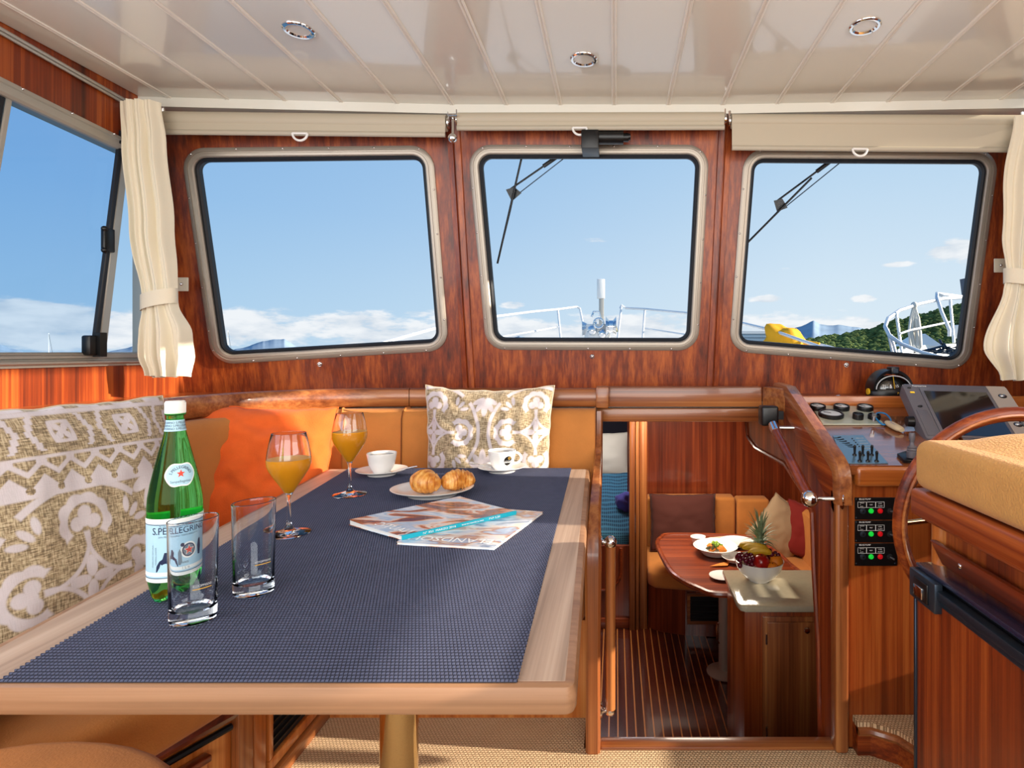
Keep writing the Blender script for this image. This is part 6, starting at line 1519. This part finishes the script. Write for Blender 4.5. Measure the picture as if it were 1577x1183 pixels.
rail('pulpit_rail', 'stainless bow rail sweeping toward the window over the dashboard', 'railing', [[(955, 475, 6.2), (957, 470, 6.2), (964, 474.5, 6.2), (993, 476, 6.0), (1065, 483, 5.4), (1140, 497, 4.8), (1190, 509, 4.4), (1270, 537, 4.0)], [(993, 506, 6.0), (1065, 517, 5.4), (1130, 530, 4.9)]],
     posts=[((957, 471, 6.2), (950, 534, 6.0)), ((993, 478, 6.0), (987, 556, 5.8)), ((1140, 497, 4.8), (1138, 600, 4.8))])
# windlass and bow post
bp0 = P(925, 430, 6.4)
t = thing('bow_post', 'grey post with a white block on top at the bow', 'post', (bp0.x, 6.4, .95)); a, b = P(919.5, 460, 6.4), P(931.5, 430, 6.4)
mk('top_block', bbox_bm(a.x, b.x, 6.37, 6.43, a.z, b.z, .006), 'boat_white', t, wld=True); a, b = P(922.5, 545, 6.4), P(930, 458, 6.4); mk('post_shaft', bbox_bm(a.x, b.x, 6.38, 6.42, .95, b.z, .003), 'alu_soft', t, wld=True)
t = thing('anchor_windlass', 'chrome anchor windlass between the two bow rails', 'windlass', tuple(P(920, 530, 5.6)))
Yw = 5.6
bm = BM(); tube(bm, [P(920, 560, Yw), P(920, 500, Yw)], [.14, .12], 24); mk('body', bm, 'boat_white', t, wld=True)
bm = BM(); a = P(897, 506, Yw); tube(bm, [a, a + V((.05, 0, 0)), a + V((.10, 0, 0)), a + V((.14, 0, 0))], [.075, .045, .045, .07], 24); mk('warping_drum', bm, 'chrome', t, wld=True)
bm = BM(); a = P(933, 503, Yw - .1); tube(bm, [a, a + V((.03, 0, 0)), a + V((.07, 0, 0)), a + V((.10, 0, 0))], [.10, .06, .06, .10], 28); mk('chain_wheel', bm, 'chrome', t, wld=True)
bm = BM(); a = P(922, 498, Yw - .15); tube(bm, [a + V((.045 * math.cos(x), 0, .045 * math.sin(x))) for x in [k / 20 * 2 * math.pi for k in range(20)]], .011, 8, closed=True); mk('brake_ring', bm, 'chrome', t, wld=True)
bm = BM(); a = P(911, 488, Yw - .1); tube(bm, [a, a + V((.02, 0, .05)), a + V((.07, 0, .05)), a + V((.09, 0, -.02))], .010, 8); ball(bm, P(912, 509, Yw - .12), .05, n=16); ball(bm, P(927, 514, Yw - .12), .045, n=16); mk('clutch_lever', bm, 'chrome', t, wld=True)
bm = BM(); tube(bm, [P(944, 496, Yw), P(948, 512, Yw)], [.02, .03], 12); tube(bm, [P(940, 505, Yw), P(948, 505, Yw)], .02, 12); mk('shaft_end', bm, 'brassy', t, wld=True)
# foredeck of this boat
bm = BM(); prism(bm, [V((-1.85, 2.45, .935)), V((1.85, 2.45, .935)), V((1.75, 4.5, .935)), V((.9, 6.3, .935)), V((0, 6.9, .935)), V((-.9, 6.3, .935)), V((-1.75, 4.5, .935))], (0, 0, .02)); tag(mk('foredeck', bm, 'boat_white', wld=True, smooth=False), kind='structure')
# yellow sail bag and rail tube
bm = BM(); ball(bm, (0, 0, 0), 1, n=40); c = P(1208, 534, 4.4)
for v in bm.verts:
    v.co = V((v.co.x * .165, v.co.y * .10, v.co.z * .19)); v.co *= 1 + .35 * noise.noise(v.co * 9 + V((2, 0, 0)))
    v.co.x += v.co.z * -.15; v.co += c
tag(mk('deck_bag', bm, 'bag_yellow', wld=True, ang=40), 'crumpled yellow cover tied to the bow rail outside the window above the gauges', 'bag')
t = thing('rail_tube', 'thin steel tube running from the yellow cover to the corner of the window', 'tube', tuple(P(1236, 526, 4.2))); rod(t, [P(1236, 526, 4.3), P(1275, 534, 4.2), P(1330, 550, 4.1)], .012, 'steel_rail', 'tube_body'); rod(t, [P(1238, 527, 4.29), P(1262, 531, 4.22)], .017, 'bag_yellow', 'yellow_sleeve')
# neighbouring boat's bow
t = thing('neighbour_boat', 'white bow of a neighbouring boat with curved rails and a hanging rope', 'boat', tuple(P(1430, 560, 8.5)))
Yn = 8.5
rod(t, [P(x, y, z) for x, y, z in ((1452, 455, 8.9), (1443, 452, 8.9), (1443, 458, 8.8), (1450, 480, 8.7), (1462, 508, 8.6), (1462, 518, 8.6))], .028, 'steel_rail', 'pulpit_hoop')
rod(t, [P(x, y, z) for x, y, z in ((1490, 458, 9.2), (1452, 460, 8.9), (1415, 468, 8.6), (1385, 478, 8.4), (1368, 490, 8.2), (1363, 503, 8.0), (1370, 517, 7.9), (1388, 530, 7.8), (1420, 543, 7.7), (1450, 551, 7.6))], .028, 'steel_rail', 'curved_rail')
rod(t, [P(1490, 458, 9.2), P(1443, 452, 8.9)], .024, 'steel_rail', 'top_rail')
rod(t, [P(1386, 514, 8.0), P(1400, 509, 8.2), P(1462, 496, 8.7)], .016, 'steel_rail', 'mid_rail')
for a_, b_ in (((1380, 481, 8.3), (1389, 545, 8.2)), ((1463, 461, 8.9), (1469, 528, 8.8)), ((1367, 507, 8.1), (1375, 545, 8.1)), ((1372, 516, 8.0), (1380, 545, 8.0))): rod(t, [P(*a_), P(*b_)], .022, 'steel_rail', 'stanchion')
bm = BM(); prism(bm, [P(1365, 545, 8.3), P(1385, 537, 8.6), P(1430, 531, 9.0), P(1500, 528, 9.6), P(1560, 528, 10), P(1600, 775, 8), P(1400, 775, 8)], V((0, .3, -.15))); mk('hull', bm, 'boat_white', t, wld=True, smooth=False)
bm = BM(); prism(bm, [P(1393, 533, 9), P(1425, 514, 9.2), P(1452, 533, 9)], V((0, .4, 0))); mk('cabin_top', bm, 'boat_white', t, wld=True, smooth=False)
bm = BM(); a, b = P(1477, 521, 9.0), P(1494, 500, 9.0); box(bm, a.x, b.x, 8.9, 9.2, a.z, b.z); bev(bm, .03); mk('ventilator', bm, 'boat_white', t, wld=True)
bm = BM(); prism(bm, [P(1489, 428, 9.6), P(1497, 432, 9.6), P(1500, 470, 9.6), P(1494, 468, 9.6)], V((0, .2, 0))); mk('sail_tip', bm, 'plotter_grey', t, wld=True, smooth=False)
bm = BM(); random.seed(2)
for k in range(9):
    a0 = P(1408 + random.uniform(-2, 2), 474, 8.55); w_ = random.uniform(-1, 1)
    tube(bm, [a0, P(1408 + w_ * 7, 490, 8.55), P(1408 + w_ * 10, 512, 8.5 + .02 * k), P(1410 + w_ * 9, 534, 8.5), P(1412 + w_ * 3, 540, 8.5)], .017, 6)
ball(bm, P(1408, 470, 8.55), .05, n=10); mk('hanging_rope', bm, 'rope_white', t, wld=True)
bm = BM()
for k in range(14):
    a0 = P(1430 + random.uniform(0, 60), 530 + random.uniform(-2, 12), 8.2); tube(bm, [a0, a0 + V((random.uniform(-.2, .2), .05, random.uniform(-.06, .06))), a0 + V((random.uniform(-.3, .3), .1, random.uniform(-.08, .08)))], .018, 6)
mk('deck_lines', bm, 'gunmetal', t, wld=True, kind='stuff')
# sea, hills, far building, masts
bm = BM(); prism(bm, [V((-4000, 7.5, -1.0)), V((4000, 7.5, -1.0)), V((4000, 4500, -1.0)), V((-4000, 4500, -1.0))], (0, 0, -.5)); tag(mk('sea', bm, 'sea', smooth=False), kind='structure')
def ridge(name, label, pts, Y, depth, m, rough, seed, fine=0, kind=None):
    """hill whose crest follows the given skyline, falling away front and back"""
    bm = BM(); xs = []; n = 160
    rows = [[] for _ in range(9)]
    for i in range(n + 1):
        px = pts[0][0] + (pts[-1][0] - pts[0][0]) * i / n
        for (a, b), (c_, d_) in zip(pts, pts[1:]):
            if a <= px <= c_: py = b + (d_ - b) * (px - a) / (c_ - a)
        crest = P(px, py, Y); crest.z += rough * noise.noise(V((px * .06, seed, 0))) + rough * (.5 if Y < 500 else .12) * noise.noise(V((px * .2, seed, 3)))
        for j in range(9):
            s = j / 8; off = (s - .6) * depth; hgt = (1 - abs(s - .6) / .6) if s < .6 else (1 - (s - .6) / .4 * .8)
            hgt = max(0, hgt) ** .8
            z = -1.2 + (crest.z + 1.2) * hgt + (rough * .5 * noise.noise(V((px * .04, s * 5, seed))) if 0 < j < 8 and j != 5 else 0)
            rows[j].append(V((crest.x * (Y + off) / Y, Y + off, z)))
    bridge(bm, rows, ring=False)
    return tag(mk(name, bm, m, wld=True, ang=180), label, 'hill')
ridge('distant_hill', 'hazy blue hill seen low in the window beside the tied curtain', [(330, 545), (352, 540), (385, 532), (405, 524), (420, 522), (438, 521), (455, 532), (470, 541), (510, 546)], 900, 300, 'hill_hazed', 2.0, 1)
ridge('distant_hill', 'low hazy blue hill seen through the sliding side window', [(-60, 520), (0, 530), (15, 536), (50, 545), (150, 546), (170, 541), (205, 533), (230, 540), (262, 546)], 850, 300, 'hill_hazed', 1.5, 2)
ridge('distant_hill', 'low hazy hill behind the left bow rail', [(745, 545), (775, 521), (800, 516), (815, 520), (840, 533), (880, 546)], 900, 300, 'hill_hazed', 1.2, 3)
ridge('distant_hill', 'pointed blue mountain ridge behind the yellow cover', [(1140, 544), (1185, 520), (1215, 505), (1235, 500), (1248, 493), (1253, 491), (1262, 497), (1285, 499), (1305, 499), (1330, 504), (1380, 520), (1420, 530)], 1200, 400, 'hill_hazed', 3.0, 4)
hn = ridge('wooded_hill', 'green wooded hillside rising behind the neighbouring boat', [(1225, 528), (1270, 518), (1300, 514), (1330, 508), (1350, 502), (1380, 490), (1420, 482), (1440, 476), (1480, 465), (1520, 452), (1600, 430), (1700, 415), (1850, 425), (2050, 470), (2300, 540)], 260, 90, 'hill_near', 1.0, 5)
# tree clumps covering the wooded hill
me = hn.data; random.seed(5); bm = BM(); lx = hn.location
quads = [[me.vertices[i].co + lx for i in p.vertices] for p in me.polygons]; quads = [q for q in quads if q[0].y < 262]
ico = BM(); bmesh.ops.create_icosphere(ico, subdivisions=1, radius=1); iv = [v.co.copy() for v in ico.verts]; ifc = [[v.index for v in f.verts] for f in ico.faces]; ico.free()
vl, fl_l = [], []
for k in range(11000):
    q_ = random.choice(quads); t1, t2 = random.random(), random.random(); p = q_[0].lerp(q_[1], t1).lerp(q_[3].lerp(q_[2], t1), t2) - lx + V((0, 0, random.uniform(-.3, .5))); r = random.uniform(.45, 1.15); b0 = len(vl)
    vl += [p + V((q.x * r * 1.3, q.y * r, q.z * r * .9)) for q in iv]; fl_l += [[a + b0 for a in f] for f in ifc]
mt = bpy.data.meshes.new('tree_clumps'); mt.from_pydata(vl, [], fl_l); mt.materials.append(MATS['hill_near']); o = bpy.data.objects.new('tree_canopy', mt); COL.objects.link(o); o.parent = hn; o['kind'] = 'stuff'
t = thing('waterfront_building', 'long white hotel building on the far shore beside the yellow cover', 'building', tuple(P(1160, 545, 230)))
a, b = P(1142, 550, 230), P(1196, 510, 230); bm = BM(); box(bm, a.x, b.x, 230, 240, a.z, b.z); mk('wall', bm, 'boat_white', t, wld=True, smooth=False)
a, b = P(1188, 550, 232), P(1232, 517, 232); bm = BM(); box(bm, a.x, b.x, 232, 240, a.z, b.z); mk('wall', bm, 'boat_white', t, wld=True, smooth=False)
for k in range(5):
    bm = BM(); z = P(0, 514 + k * 5.5, 229.5).z; box(bm, P(1143, 0, 229.5).x, P(1195, 0, 229.5).x, 229.6, 230, z - .22, z); mk('window_band', bm, 'label_grey', t, wld=True, smooth=False)
for px, y0m, lab in ((75, 513, 'thin distant sailboat mast seen through the sliding side window'), (351, 509, 'thin distant sailboat mast at the edge of the window beside the tied curtain')):
    t = thing('sailboat', lab, 'sailboat', tuple(P(px, 546, 220))); rod(t, [P(px, 547, 220), P(px, y0m, 220)], .12, 'boat_white', 'mast', 6); rod(t, [P(px, y0m, 220), P(px + 6, 545, 220)], .05, 'gunmetal', 'forestay', 5)
    bm = BM(); a = P(px, 548, 220); ball(bm, a, 1, (3.0, 1, .5), 12); mk('hull', bm, 'boat_white', t, wld=True)
